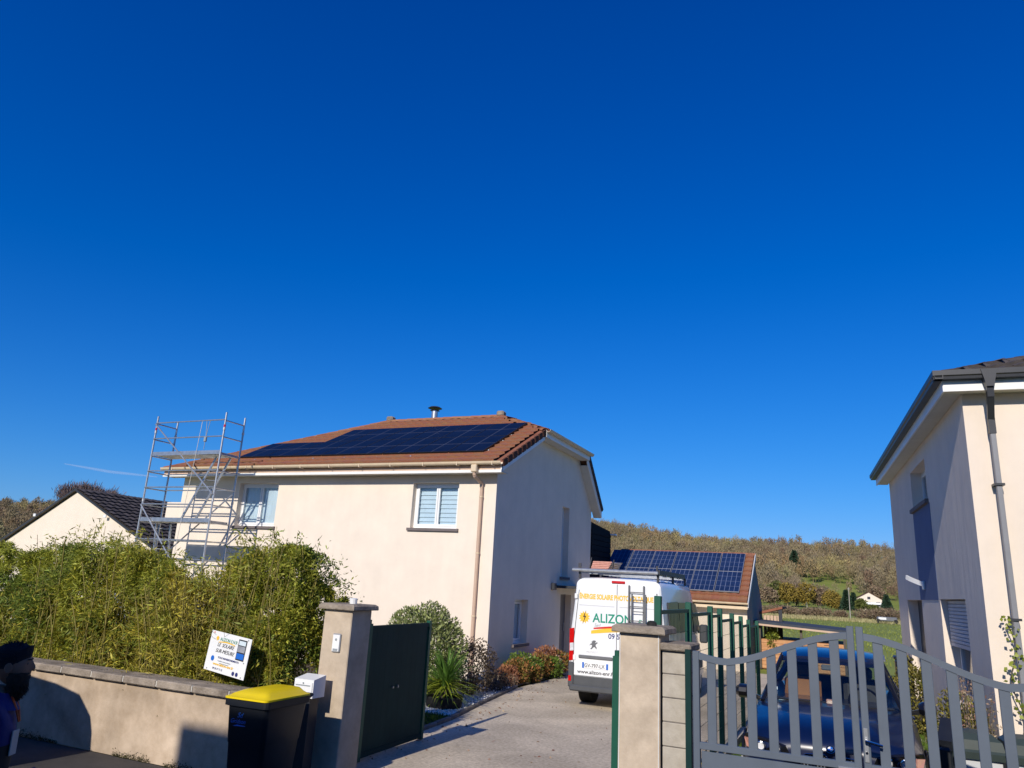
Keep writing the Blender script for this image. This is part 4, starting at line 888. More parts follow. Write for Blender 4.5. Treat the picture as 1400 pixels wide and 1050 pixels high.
# ------------------------------------------------------------------ MESH FENCE along the driveway
FN = thing('mesh_fence', 'green welded mesh fence with square posts between driveway and neighbour', 'fence', (-1.78, 9, 0))
fy = [7.75, 9.35, 10.9, 11.75, 13.0, 14.1, 15.2, 16.6]; fx = -1.80
fz = [2.27, 2.21, 2.16, 2.12, 2.04, 1.98, 1.9, 1.85]
for y, z in zip(fy, fz):
    mb = MB(); mb.cham(fx-.035, fx+.035, y-.035, y+.035, 0, z, .006); part('post', mb, 'green', FN)
for (ya, yb, za, zb) in zip(fy[:-1], fy[1:], fz[:-1], fz[1:]):
    mb = MB(); n = int((yb-ya)/.07); zt = zb-.1
    for i in range(1, n): y = ya+(yb-ya)*i/n; mb.bar((fx, y, .05), (fx, y, zt), .0045, .0045, 3)
    for k in range(10): z = .06+(zt-.06)*k/9; mb.bar((fx+.006, ya, z), (fx+.006, yb, z), .007, .007, 3)
    o = part('mesh_panel', mb, 'green', FN, fix=False)
    mb = MB(); mb.bar((fx, ya, zt), (fx, yb, zt), .03, .04); part('top_rail', mb, 'green', FN)
mb = MB(); mb.box(fx-.07, fx+.07, 7.45, 17, 0, .18); part('base_wall', mb, 'conc', FN)

# ------------------------------------------------------------------ GREY GATE
GY = 6.93
def grail(x): # top rail centre height
    t = min(1, abs(x-.01)/1.30); 
    return 2.045 - .30*(.5-.5*math.cos(math.pi*min(1, t*1.12)))*1.0 + .05*max(0, t-.8)/.2
def grey_leaf(label, x0, x1, stile_mid, flip):
    T = thing('grey_gate_leaf', label, 'gate', (x0 if not flip else x1, GY, 0), group=None)
    lo, hi = min(x0, x1), max(x0, x1); n = 18
    pts = [lo+(hi-lo)*i/n for i in range(n+1)]
    mb = MB(); mb.loft([[(x, GY-.02, grail(x)-.027), (x, GY+.02, grail(x)-.027), (x, GY+.02, grail(x)+.027), (x, GY-.02, grail(x)+.027)] for x in pts]); part('top_rail', mb, 'gategrey', T)
    zl = 1.07
    mb = MB(); mb.cham(lo, hi, GY-.022, GY+.022, zl-.03, zl+.025, .004); part('mid_rail', mb, 'gategrey', T)
    mb = MB(); mb.cham(lo, hi, GY-.022, GY+.022, .08, .15, .004); part('bottom_rail', mb, 'gategrey', T)
    out_x = lo if abs(lo) > abs(hi) else hi; in_x = hi if out_x == lo else lo
    w2 = .055; s = 1 if out_x < in_x else -1
    mb = MB(); mb.cham(min(out_x, out_x+s*w2), max(out_x, out_x+s*w2), GY-.024, GY+.024, .05, grail(out_x)+.03, .004); part('outer_stile', mb, 'gategrey', T)
    mb = MB(); mb.cham(min(in_x, in_x-s*w2), max(in_x, in_x-s*w2), GY-.024, GY+.024, .05, grail(in_x)+.075, .004); ST = part('inner_stile', mb, 'gategrey', T)
    ns = 7; pit = (hi-lo-.055)/(ns+.55)
    for k in range(ns):
        if out_x == lo: x = lo+.055+pit*(k+.62)
        else: x = hi-.055-pit*(k+.62)
        mb = MB(); mb.cham(x-.037, x+.037, GY-.012, GY+.012, zl, grail(x)-.015, .003); part('slat', mb, 'gategrey', T)
    mb = MB(); mb.cham(lo+.065, hi-.065, GY-.010, GY+.010, .15, zl-.045, .003); part('lower_panel', mb, 'gategrey', T)
    return T, ST
T1, ST1 = grey_leaf('blue-grey metal gate leaf with arched top rail, left of the handle', -1.30, .005, 0, False)
T2, ST2 = grey_leaf('blue-grey metal gate leaf with the lever handle, right of the centre', .02, 1.34, 0, True)
mb = MB(); mb.cham(.028, .062, GY-.032, GY-.025, .98+.13, 1.36, .003); hd = part('lock_plate', mb, 'alu', T2)
mb = MB(); mb.bar((.045, GY-.03, 1.27), (.045, GY-.075, 1.27), .02, .02, 8); mb.bar((.04, GY-.075, 1.27), (.16, GY-.08, 1.25), .018, .022, 8); part('lever', mb, 'chrome', hd)
mb = MB(); mb.bar((.045, GY-.033, 1.18), (.045, GY-.038, 1.18), .02, .02, 8); part('cylinder_lock', mb, 'chrome', hd)
mb = MB(); mb.cham(-.17, -.02, GY-.034, GY-.022, 1.02, 1.06, .004); part('drop_bolt', mb, 'alu', T1)
for x, h, lb in ((-1.345, 1.83, 'slim dark gate post between block pillar and grey gate'), (1.385, 1.85, 'slim dark gate post at the far right end of the grey gate')):
    mb = MB(); mb.bar((x, GY+.02, 0), (x, GY+.02, h), .05, .05); tag(part('gate_post', mb, 'green_gate'), lb, 'post')

# ------------------------------------------------------------------ PLANTS
def vnoise(P, s, seed=0):
    r = np.random.default_rng(seed); T = r.random((17, 17, 17)); Q = P/s; i = np.floor(Q).astype(int); f = Q-i; f = f*f*(3-2*f); out = 0
    for a in (0, 1):
        for b in (0, 1):
            for c in (0, 1):
                wt = (f[:, 0] if a else 1-f[:, 0])*(f[:, 1] if b else 1-f[:, 1])*(f[:, 2] if c else 1-f[:, 2])
                out = out + wt*T[(i[:, 0]+a) % 17, (i[:, 1]+b) % 17, (i[:, 2]+c) % 17]
    return out
def hedge_top(u): return np.interp(u, [-16, -12.5, -10.8, -9.6, -9.0, -8.6, -8.2, -7.6, -7.1, -6.62, -6.32, -6.15], [2.38, 2.42, 2.58, 2.48, 2.26, 2.02, 2.10, 2.50, 2.62, 2.50, 2.0, 1.2])
def bamboo(label, u0, u1, lm, nleaf, ncul, L=(.07, .15), W=.017, sprigs=12, seed=1):
    r = random.Random(seed); T = thing('bamboo', label, 'bamboo', ((u0+u1)/2, 8.2, 0), group='bamboo clumps forming the street hedge')
    ncul = int(ncul*(1 if lm == 'leaf_yellow' else .5)); mb = MB(); tips = []; side = []
    for i in range(ncul):
        u = r.uniform(u0, u1); v = 7.55+abs(r.gauss(0, .5))+(.85 if u > -6.4 else 0); v = min(v, 9.0); h = float(hedge_top(u))*r.uniform(.7, 1.03); ln = (r.uniform(-.5, .5), r.uniform(-.25, .1)); pts = []
        for k in range(6):
            t = k/5; pts.append((u+ln[0]*t*t, v+ln[1]*t*t, h*t))
        mb.tube(pts, r.uniform(.0025, .0065), 4)
        for k in range(8):
            t = r.uniform(.15, .95); p = Vector((u+ln[0]*t*t, v+ln[1]*t*t, h*t)); q = p+Vector((r.uniform(-.3, .3), r.uniform(-.35, .1), r.uniform(.05, .35))); mb.bar(p, q, .005, .005, 3); side.append(q)
        tips.append(pts[-1])
    for i in range(sprigs):
        u = r.uniform(u0+.1, u1-.1); v = r.uniform(7.7, 8.5); z0 = float(hedge_top(u))-.3; h = r.uniform(.35, .62); dx_ = r.uniform(-.18, .18)
        mb.tube([(u, v, z0), (u+dx_*.4, v, z0+h*.6), (u+dx_, v-.03, z0+h)], .004, 3)
        for k in range(10): t = r.random(); tips.append((u+dx_*t, v, z0+h*t))
    o = part('culm', mb, 'culm', T, fix=False); o['kind'] = 'stuff'
    nleaf = int(nleaf*2.35); n = int(nleaf*1.9)
    P = np.stack([rng.uniform(u0-.08, u1+.08, n), 7.50+np.abs(rng.normal(0, .55, n)), np.zeros(n)], 1)
    top = hedge_top(P[:, 0]); lump = vnoise(P*np.array([1, 1, 0])+np.array([0, 0, 3]), .38, 5)*.34-.2
    P[:, 2] = (top+lump)*(1-rng.random(n)**1.15*.93)
    fr = 7.52+.50*np.clip(vnoise(P, .5, 9)*1.8-.4, 0, 1)+.16*vnoise(P, .17, 12)+.22*np.clip((P[:, 2]-1.5), 0, 2)*.4; P[:, 1] = np.maximum(P[:, 1], fr+np.clip((P[:, 0]+6.55)*3, 0, .85))
    P = P[P[:, 1] < 9.1]
    keep = vnoise(P, .26, 3)*.7+vnoise(P, .10, 4)*.3 > rng.uniform(.36, .52, len(P)); P = P[keep][:nleaf]
    if tips:
        tp = np.array(tips)[rng.integers(0, len(tips), len(tips)*5)]+rng.normal(0, .045, (len(tips)*5, 3)); P = np.concatenate([P, tp])
    if side:
        tp = np.array([s_[:] for s_ in side]); tp = tp[rng.integers(0, len(tp), len(tp)*4)]+rng.normal(0, .05, (len(tp)*4, 3)); P = np.concatenate([P, tp])
    D = rdir(len(P)); D[:, 1] -= .5; D[:, 2] -= .05; P[:, 1] = np.where((P[:, 0] > -7.75) & (P[:, 0] < -6.6) & (P[:, 2] < 1.65), np.maximum(P[:, 1], 7.62), P[:, 1])
    low = rng.random(len(P)) < np.clip(.62-(P[:, 2])*.28, .05, .6)+.32*((P[:, 0] > -10.4) & (P[:, 0] < -7.4))*np.clip(vnoise(P+3, .5, 31)*2-.5, 0, 1)
    alt = ~low & (vnoise(P+7, .55, 21) > .52)
    for nm, sel, m in (('leaf', ~low & ~alt, lm), ('fresh_leaf', alt, 'leaf_fresh'), ('yellow_leaf', low, 'leaf_yellow')):
        Q = P[sel]
        if len(Q) == 0: continue
        V, F = leaves(Q, D[sel], rng.uniform(L[0]*.8, L[1], len(Q))*.88, rng.uniform(W*.7, W*1.4, len(Q))); npmesh(nm, V, F, m, T, 'stuff')
bamboo('dark green bamboo clump behind the man at the left edge', -16.0, -11.2, 'leaf_dark', 42000, 60, seed=1)
bamboo('green bamboo clump in front of the bungalow gable apex', -11.2, -9.9, 'leaf_bamboo', 17000, 36, seed=2, sprigs=16)
bamboo('green bamboo clump left of the dip under the scaffold', -9.9, -8.9, 'leaf_bamboo', 14000, 40, seed=3, sprigs=12)
bamboo('thin yellow-stemmed bamboo clump in the hedge dip below the scaffold', -8.9, -7.9, 'leaf_yellow', 8500, 90, seed=4, sprigs=14)
bamboo('yellowish bamboo clump behind the tilted white board', -7.9, -7.0, 'leaf_bamboo', 13000, 60, seed=5)
bamboo('dense dark green bamboo clump between white board and gate pillar', -7.0, -6.25, 'leaf_dark', 30000, 30, (.05, .11), .019, seed=6, sprigs=16)

def shrub(name, label, cat, c, r, lm, n, L, W, h0=.0, stems=True, shell=.55, seed=1, up_=.25, group=None, mod=.35):
    T = thing(name, label, cat, (c[0], c[1], 0), group=group)
    d = rdir(n); d /= np.linalg.norm(d, axis=1, keepdims=True); rad = (1-rng.random(n)**1.6*(1-shell))
    bump = 1-mod/2+mod*vnoise(d*1.0+seed*3.1, .38, seed)
    P = np.array(c)+d*np.array(r)*(rad*bump)[:, None]; P = P[P[:, 2] > h0]; d2 = (P-np.array(c)); d2 /= np.linalg.norm(d2, axis=1, keepdims=True)+1e-6
    D = d2*.7+rdir(len(P))*.8; D[:, 2] += up_
    V, F = leaves(P, D, rng.uniform(L*.6, L*1.2, len(P)), rng.uniform(W*.7, W*1.2, len(P))); npmesh('leaf', V, F, lm, T, 'stuff')
    if stems:
        rr_ = random.Random(seed); mb = MB()
        for i in range(16):
            a = rr_.uniform(0, 6.28); e = rr_.uniform(.2, .85)
            mb.bar((c[0]+.08*math.cos(a), c[1]+.08*math.sin(a), 0), (c[0]+r[0]*e*math.cos(a), c[1]+r[1]*e*math.sin(a), c[2]+r[2]*rr_.uniform(-.2, .6)), .022, .022, 5, r1=.4)
        o = part('stem', mb, 'bark', T, fix=False); o['kind'] = 'stuff'
    return T
shrub('laurel_shrub', 'large rounded evergreen shrub with pale flower tips behind the green gate leaf', 'shrub', (-8.12, 13.9, .83), (.82, .75, .95), 'leaf_laurel', 15000, .085, .038, seed=3)
shrub('bronze_shrub', 'loose bronze-tinted shrub between the yucca and the house corner', 'shrub', (-7.45, 14.9, .55), (.48, .5, .52), 'leaf_dull', 3800, .06, .03, seed=4, mod=.5)
shrub('withered_plant', 'low blackish withered plant on white gravel near the house corner', 'plant', (-7.32, 15.9, .18), (.26, .42, .24), 'leaf_black', 1500, .05, .018, seed=5, mod=.6)
def multi(name, label, cat, lobes, lm, L, W, seed):
    T = thing(name, label, cat, (lobes[0][0], lobes[0][1], 0)); r_ = random.Random(seed)
    for k, (x, y, z, r, n) in enumerate(lobes):
        d = rdir(n); d /= np.linalg.norm(d, axis=1, keepdims=True); rad = 1-rng.random(n)**1.8*.5; P = np.array([x, y, z])+d*r*np.array([1, 1, .85])*(rad*(.75+.5*vnoise(d+k+seed, .4, seed+k)))[:, None]
        ok = P[:, 2] > .01; P = P[ok]; D = d[ok]*.9+rdir(len(P))*.6; D[:, 2] += .3; V, F = leaves(P, D, rng.uniform(L*.6, L*1.2, len(P)), rng.uniform(W*.7, W*1.2, len(P))); npmesh('leaf', V, F, lm[k % len(lm)], T, 'stuff')
        mb = MB()
        for i in range(6): a = r_.uniform(0, 6.28); mb.bar((x, y, 0), (x+r*.7*math.cos(a), y+r*.7*math.sin(a), z+r*.5), .016, .016, 5, r1=.4)
        o = part('stem', mb, 'bark', T, fix=False); o['kind'] = 'stuff'
M['leaf_ph2'] = mat('green_photinia_leaf', (.06, .12, .02), .4, 0, 1, spec=.5, col2=(.22, .30, .05), island=.4, trans=.25)
M['leaf_ph3'] = mat('pink_photinia_leaf', (.20, .10, .05), .4, 0, 1, spec=.5, col2=(.58, .25, .14), island=.4, trans=.25)
multi('photinia', 'low red and orange leaved bush, left one against the shaded gable wall', 'shrub', [(-7.55, 17.0, .22, .26, 700), (-7.45, 17.35, .30, .32, 1000), (-7.6, 17.85, .34, .36, 1100), (-7.35, 17.95, .22, .26, 800), (-7.5, 18.3, .28, .3, 900)], ['leaf_ph3', 'leaf_photinia', 'leaf_ph2', 'leaf_photinia', 'leaf_ph2'], .085, .042, 6)
multi('photinia', 'low red and orange leaved bush nearest the white van', 'shrub', [(-7.5, 18.9, .30, .34, 1000), (-7.3, 19.2, .26, .3, 900), (-7.55, 19.5, .42, .36, 1100), (-7.3, 19.8, .36, .32, 900), (-7.5, 20.1, .30, .34, 1000)], ['leaf_photinia', 'leaf_ph2', 'leaf_ph3', 'leaf_photinia', 'leaf_ph3'], .085, .042, 16)
shrub('flower_tuft', 'small pink and orange flower tuft left of the red bushes', 'plant', (-7.35, 16.85, .12), (.13, .16, .16), 'seed', 500, .04, .02, seed=8)
mb = MB(); mb.loft([[(-7.62+r*math.cos(t*math.pi/5), 16.35+r*math.sin(t*math.pi/5), z) for t in range(10)] for r, z in ((.14, 0), (.16, .12), (.10, .22), (.02, .24))]); tag(part('boulder', mb, 'kerb', smooth=True), 'grey boulder at the foot of the house corner', 'stone')
# yucca in dark planter ring
Y_ = thing('yucca', 'spiky green and yellow yucca growing from a dark planter on white gravel', 'plant', (-7.12, 13.15, 0))
mb = MB(); n = 20
mb.loft([[(-7.12+rx*math.cos(2*math.pi*i/n), 13.15+rx*math.sin(2*math.pi*i/n), z) for i in range(n)] for rx, z in ((.33, 0), (.36, .2), (.33, .21), (.31, .17))]); part('planter', mb, 'rubber', Y_)
def sword(mb, base, az, el, L, W, droop):
    pts = []; p = Vector(base); e = el; d = 6
    for k in range(d+1):
        wd = W*(1-(k/d)**2.2)*(.6+.4*min(1, k/1.5)); s = Vector((-math.sin(az), math.cos(az), 0)); pts.append((p-s*wd/2, p+Vector((0,0,-wd*.2)), p+s*wd/2))
        p = p+Vector((math.cos(az)*math.cos(e), math.sin(az)*math.cos(e), math.sin(e)))*L/d; e -= droop/d
    vs = [q for t in pts for q in t]; mb.add(vs, [(3*k, 3*k+1, 3*k+4, 3*k+3) for k in range(d)]+[(3*k+1, 3*k+2, 3*k+5, 3*k+4) for k in range(d)])
ry = random.Random(4)
for i in range(240):
    mb = MB(); dn = i % 5 < 2; el = ry.uniform(-.25, .35) if dn else ry.uniform(.35, 1.5)
    sword(mb, (-7.12+ry.uniform(-.06,.06), 13.15+ry.uniform(-.06,.06), ry.uniform(.25, .5)), ry.uniform(0, 6.283), el, ry.uniform(.55, .84), ry.uniform(.030, .046), ry.uniform(.2, .9))
    part('leaf', mb, 'leaf_yucca2' if dn else 'leaf_yucca', Y_, fix=False)
mb = MB(); mb.cyl((-7.12, 13.15, .1), .08, .35, 10); part('trunk', mb, 'bark', Y_)
# shrubs on the neighbour's side
shrub('garden_shrub', 'green and yellow autumn shrub growing against the grey-sided house near its door', 'shrub', (1.05, 17.2, .55), (.5, 1.0, .65), 'leaf_rose', 4500, .08, .035, seed=9, mod=.5)
shrub('rose_bush', 'brown and yellow rose bush beside the roller shutter window', 'shrub', (1.35, 12.4, .45), (.42, .9, .75), 'leaf_rose', 5200, .06, .03, seed=10, mod=.6)
shrub('weed_patch', 'yellow flowering weeds at the foot of the mesh fence', 'weeds', (-1.55, 9.4, .22), (.18, .9, .34), 'leaf_rose', 1800, .05, .016, seed=11, mod=.6)
def grassplant(label, c, n, h, seed):
    T = thing('dry_flower_plant', label, 'plant', (c[0], c[1], 0)); r = random.Random(seed); mb = MB(); hd = []
    for i in range(n):
        a = r.uniform(0, 6.28); e = r.uniform(.05, .3); H_ = h*r.uniform(.6, 1.05); b = Vector((c[0]+r.uniform(-.1,.1), c[1]+r.uniform(-.25,.25), 0)); t = b+Vector((e*math.cos(a), e*math.sin(a)*1.3, H_))
        mb.bar(b, t, .007, .007, 4)
        for k in range(18): q = b.lerp(t, r.uniform(.72, 1.03)); hd.append((q.x+r.gauss(0,.018), q.y+r.gauss(0,.018), q.z))
    o = part('stem', mb, 'bark', T, fix=False); o['kind'] = 'stuff'; P = np.array(hd); V, F = leaves(P, rdir(len(P), .5), .045, .022); npmesh('flower_head', V, F, 'seed', T, 'stuff')
grassplant('tall dry brown flower stems in front of the open grey reveal', (1.32, 11.3, 0), 16, 1.5, 2)
grassplant('dry pinkish flower stems left of the compost bins', (1.2, 10.4, 0), 12, 1.15, 5)
# climbing plant by the downpipe
T = thing('climbing_plant', 'dark green climber creeping up beside the grey downpipe', 'plant', (1.75, 11.3, 0)); mb = MB(); r = random.Random(3)
pts = [(1.80+.05*math.sin(i*.9), 11.38+.0*i, .12*i) for i in range(19)]; mb.tube(pts, .008, 5); part('stem', mb, 'bark', T, fix=False)
for i in range(75):
    p = pts[r.randrange(9, 19)]; mb = MB(); a = Vector((p[0]+r.uniform(-.07,.07), p[1]-r.uniform(.02,.08), p[2]+r.uniform(-.08,.08))); s = r.uniform(.018,.032); q1 = Vector((r.gauss(0,1), r.gauss(0,.4), r.gauss(0,1))).normalized(); q2 = q1.cross(Vector((r.gauss(0,.4), -1, r.gauss(0,.4)))).normalized()
    mb.add([a-q1*s, a-q1*s*.2+q2*s*.8, a+q1*s, a-q1*s*.2-q2*s*.8], [(0,1,2,3)]); part('leaf', mb, 'leaf_bamboo', T, fix=False)

# compost bins right
def compost(label, x, rz):
    T = thing('storage_bin', label, 'bin', (x, 8.75, 0), R_(rz), group='white bins with dark lids behind the grey gate')
    mb = MB(); mb.loft([[(a*w_, b*w_*.95, z) for a, b in ((-1,-1),(1,-1),(1,1),(-1,1))] for w_, z in ((.17, 0), (.20, .98))]); part('body', mb, 'greyshutter', T, local=True)
    for s in (-1, 1):
        mb = MB(); mb.bar((s*.185, -.185, 0), (s*.21, -.20, 1.0), .045, .045); part('corner_trim', mb, 'binblack', T, local=True)
    mb = MB(); mb.box(-.20, .20, -.205, -.19, .86, .885); part('band', mb, 'binblack', T, local=True)
    mb = MB(); mb.loft([[(a*w_, b*w_, z) for a, b in ((-1,-1),(1,-1),(1,1),(-1,1))] for w_, z in ((.225, .98), (.235, 1.04), (.215, 1.06), (.20, 1.14), (.14, 1.19), (.02, 1.21))]); part('lid', mb, 'sillgreen', T, local=True)
M['sillgreen'] = mat('dark_green_lid', (.035, .05, .045), .5, .15, 5)
compost('white storage bin with dark green lid, left of the pair behind the gate', .98, 3); compost('white storage bin with dark green lid, right of the pair behind the gate', 1.42, 3)
mb = MB(); mb.cham(.66, .76, 8.3, 9.0, .0, 1.08, .02); mb.bar((.71, 8.4, 1.08), (.80, 8.9, 1.22), .12, .1); tag(part('black_bin', mb, 'binblack'), 'black bin seen edge-on left of the two white storage bins', 'bin')
mb = MB(); mb.cham(.75, 1.05, 17.5, 17.9, .0, 1.25, .03); mb.cham(.72, 1.08, 17.45, 17.95, 1.26, 1.32, .02); tag(part('rubbish_bin', mb, 'binblack'), 'black rubbish bin at the far corner of the grey-sided house', 'bin')

# ------------------------------------------------------------------ VAN
def loft_sections(secs, n=6):
    """secs: (y, zbot, ztop, halfwidth_low, halfwidth_top, corner) -> rings with rounded top corners"""
    out = []
    for y, zb, zt, wl, wt, c in secs:
        zm = zb+(zt-zb)*.42; right = [(wl*.96, zb), (wl, zb+.08), (wl, zm), (wt+(wl-wt)*.35, zb+(zt-zb)*.72)]
        arc = [(wt-c+c*math.cos(t)+.0, zt-c*.8+c*.8*math.sin(t)) for t in [math.pi/2*i/n for i in range(n+1)]]
        half = right+arc+[(wt*.4, zt+.015)]
        ring = [(x, y, z) for x, z in half]+[(-x, y, z) for x, z in half[::-1]]; out.append(ring)
    return out
def make_van(T, secs, glass=True):
    mb = MB(); mb.loft(loft_sections(secs)); part('body', mb, 'vanwhite', T, True, local=True)
def wheel(T, x, y, r=.34, w_=.22, name='wheel'):
    mb = MB(); mb.bar((x-w_/2, y, r), (x+w_/2, y, r), 2*r, 2*r, 28); wl = part(name, mb, 'rubber', T, True, local=True)
    s = 1 if x > 0 else -1; mb = MB(); mb.bar((x+s*(w_/2-.02), y, r), (x+s*(w_/2+.012), y, r), 1.25*r, 1.25*r, 20); part('rim', mb, 'alu_dull', wl, local=True)
VN = thing('delivery_van', 'white panel van with ALIZON solar lettering parked rear-on in the driveway', 'van', (-4.33, 15.05, 0), R_(1.2))
body = [(.0, .42, 2.44, .95, .85, .13), (.03, .38, 2.51, .995, .88, .16), (.15, .36, 2.54, 1.02, .90, .19), (1.5, .34, 2.56, 1.025, .90, .22), (3.3, .34, 2.54, 1.025, .90, .22), (3.75, .34, 2.36, 1.02, .88, .22), (4.25, .34, 1.75, 1.0, .86, .22), (4.45, .36, 1.35, .98, .84, .18), (4.95, .38, 1.1, .94, .75, .15), (5.05, .42, .9, .85, .66, .1)]
make_van(VN, body)
def vp(name, mb, m, parent=VN, **k): return part(name, mb, m, parent, local=True, **k)
for sx_, nm in ((-1, 'l'), (1, 'r')):
    x0, x1 = (-.86, -.006) if sx_ < 0 else (.006, .86)
    mb = MB(); t_ = lambda z: .86-.10*max(0, (z-1.2))/1.15
    a, b = (-1, 0) if sx_ < 0 else (0, 1)
    q = [(.006, .62), (.875, .62), (.885, 1.3), (.80, 2.28), (.74, 2.40), (.006, 2.42)]
    mb.poly([(sx_*x, -.022, z) for x, z in q], (0, .03, 0)); DR = vp('rear_door', mb, 'vanwhite')
    mb = MB(); mb.poly([(sx_*x, -.026, z) for x, z in ((.006, .40), (.87, .40), (.875, .605), (.006, .605))], (0, .03, 0)); vp('lower_panel', mb, 'vangrey', DR)
    mb = MB(); mb.poly([(sx_*x, -.0235, z) for x, z in ((.05, 1.97), (.80, 1.97), (.795, 1.985), (.05, 1.985))], (0, .001, 0)); vp('press_line', mb, 'greyshutter', DR)
    for z in (.9, 2.1): mb = MB(); mb.cham(sx_*.87-.03, sx_*.87+.03, -.035, -.01, z, z+.1, .006); vp('hinge', mb, 'vanwhite', DR)
    mb = MB(); q = [(.885, .90), (.985, .88), (.99, 1.5), (.895, 1.52)]; mb.poly([(sx_*x, -.015, z) for x, z in q], (0, .10, 0)); TL = vp('tail_light', mb, 'redlamp')
    mb = MB(); q = [(.893, 1.08), (.975, 1.07), (.978, 1.22), (.897, 1.23)]; mb.poly([(sx_*x, -.019, z) for x, z in q], (0, .003, 0)); vp('reversing_lens', mb, 'clearlamp', TL)
    mb = MB(); mb.cham(sx_*.93-.06, sx_*.93+.06, -.05, .2, .38, .86, .02); vp('corner_bumper', mb, 'vangrey')
    mb = MB(); mb.box(sx_*.95-.03, sx_*.95+.03, -.056, -.051, .50, .60); vp('reflector', mb, 'redlamp')
mb = MB(); mb.cham(-.95, .95, -.09, .06, .32, .44, .025); vp('bumper', mb, 'vangrey')
mb = MB(); mb.cham(-.78, -.07, -.045, -.02, .945, 1.01, .012); vp('grab_strip', mb, 'vanstrip')
mb = MB(); mb.cham(-.12, .16, -.03, .0, 2.44, 2.49, .008); vp('brake_light', mb, 'redlamp')
mb = MB(); mb.box(-.70, -.16, -.030, -.022, .765, .875); PL = vp('number_plate', mb, 'white')
for x0 in (-.70, -.20): mb = MB(); mb.box(x0, x0+.04, -.033, -.030, .766, .874); vp('plate_band', mb, 'txt_blue', PL)
vm = lambda x, z, e=-.0245: Matrix.Translation((x, e, z)) @ rotm
text('lettering', 'GV-797-LX', .098, 'txt_black', PL, vm(-.655, .785, -.034), .0005, sx=.92)
text('lettering', '\u00c9NERGIE SOLAIRE PHOTOVOLTAIQUE', .135, 'txt_yellow', VN, vm(-.80, 2.11), .0008, sx=.665, bold=.006)
mb = MB(); mb.box(-.0055, .0055, -.0225, .0, .41, 2.42); vp('door_seal', mb, 'rubber')
for s in (-1, 1): mb = MB(); mb.poly([(s*.878, -.016, .62), (s*.890, -.016, .62), (s*.90, -.016, 1.3), (s*.815, -.016, 2.28), (s*.803, -.016, 2.28), (s*.888, -.016, 1.3)], (0, .01, 0)); vp('door_seal', mb, 'rubber')
text('lettering', 'ALIZON', .245, 'txt_green', VN, vm(-.50, 1.66), .0008, sx=.92, bold=.004)
text('lettering', 'E.N.R.', .15, 'txt_green', VN, vm(.42, 1.66), .0008, .3, sx=.95)
text('lettering', 'Sarl', .085, 'txt_grey', VN, vm(-.47, 1.575), .0008, .3)
text('lettering', '09 50 77 71 55', .135, 'txt_navy', VN, vm(-.17, 1.36), .0008, bold=.002)
text('lettering', 'www.alizon-enr.fr', .098, 'txt_black', VN, vm(-.80, .66), .0008, sx=1.08, bold=.0015)
text('lettering', 'PEUGEOT', .05, 'greyshutter', VN, vm(-.62, 1.06), .0008, sx=1.1)
mb = MB(); cx, cz = -.68, 1.74; n = 24
mb.poly([(cx+(.125 if i % 2 else .085)*math.cos(i*2*math.pi/n), -.0242, cz+(.125 if i % 2 else .085)*math.sin(i*2*math.pi/n)) for i in range(n)], (0, .001, 0)); vp('sun_logo', mb, 'txt_yellow')
mb = MB(); mb.poly([(cx+.03, -.0262, cz+.14), (cx-.03, -.0262, cz+.0), (cx+.005, -.0262, cz+.005), (cx-.035, -.0262, cz-.14), (cx+.04, -.0262, cz+.03), (cx+.005, -.0262, cz+.025)], (0, .001, 0)); vp('lightning_mark', mb, 'txt_black')
def swo(x0, x1, z0, z1, th, bend, m, e):
    mb = MB(); n = 12; tp, bt = [], []
    for i in range(n+1):
        t = i/n; x = x0+(x1-x0)*t; z = z0+(z1-z0)*t+bend*math.sin(t*math.pi*.8); h = th*math.sin(math.pi*min(.97, t*.75+.22))**.7
        tp.append((x, e, z+h/2)); bt.append((x, e, z-h/2))
    for i in range(n): mb.add([tp[i], tp[i+1], bt[i+1], bt[i]], [(0,1,2,3)])
    vp('swoosh', mb, m, fix=False)
swo(-.53, .80, 1.46, 1.50, .085, .07, 'txt_yellow', -.0245); swo(-.48, .80, 1.535, 1.55, .04, .06, 'txt_red', -.0255)
lion = [(-.02,.08),(.03,.085),(.05,.06),(.03,.05),(.03,.03),(.06,.05),(.09,.045),(.07,.03),(.045,.01),(.04,-.02),(.065,-.05),(.06,-.085),(.04,-.06),(.02,-.04),(-.01,-.05),(-.04,-.085),(-.07,-.085),(-.04,-.05),(-.03,-.01),(-.06,.0),(-.09,-.02),(-.06,.02),(-.03,.03),(-.05,.055),(-.03,.06)]
mb = MB(); mb.poly([(-.47+x, -.03, 1.22+z) for x, z in lion], (0, .006, 0)); vp('lion_emblem', mb, 'vanstrip', fix=True)
# ladder on the right rear door
ladder(VN, (.26, -.09, 1.60), (.26, -.07, 2.42), (.30, 0, 0), 3, 'vanstrip', .026, 'door_ladder', VN)
ladder(VN, (.33, -.13, 1.58), (.33, -.11, 2.25), (.27, 0, 0), 3, 'vanstrip', .024, 'door_ladder', VN)
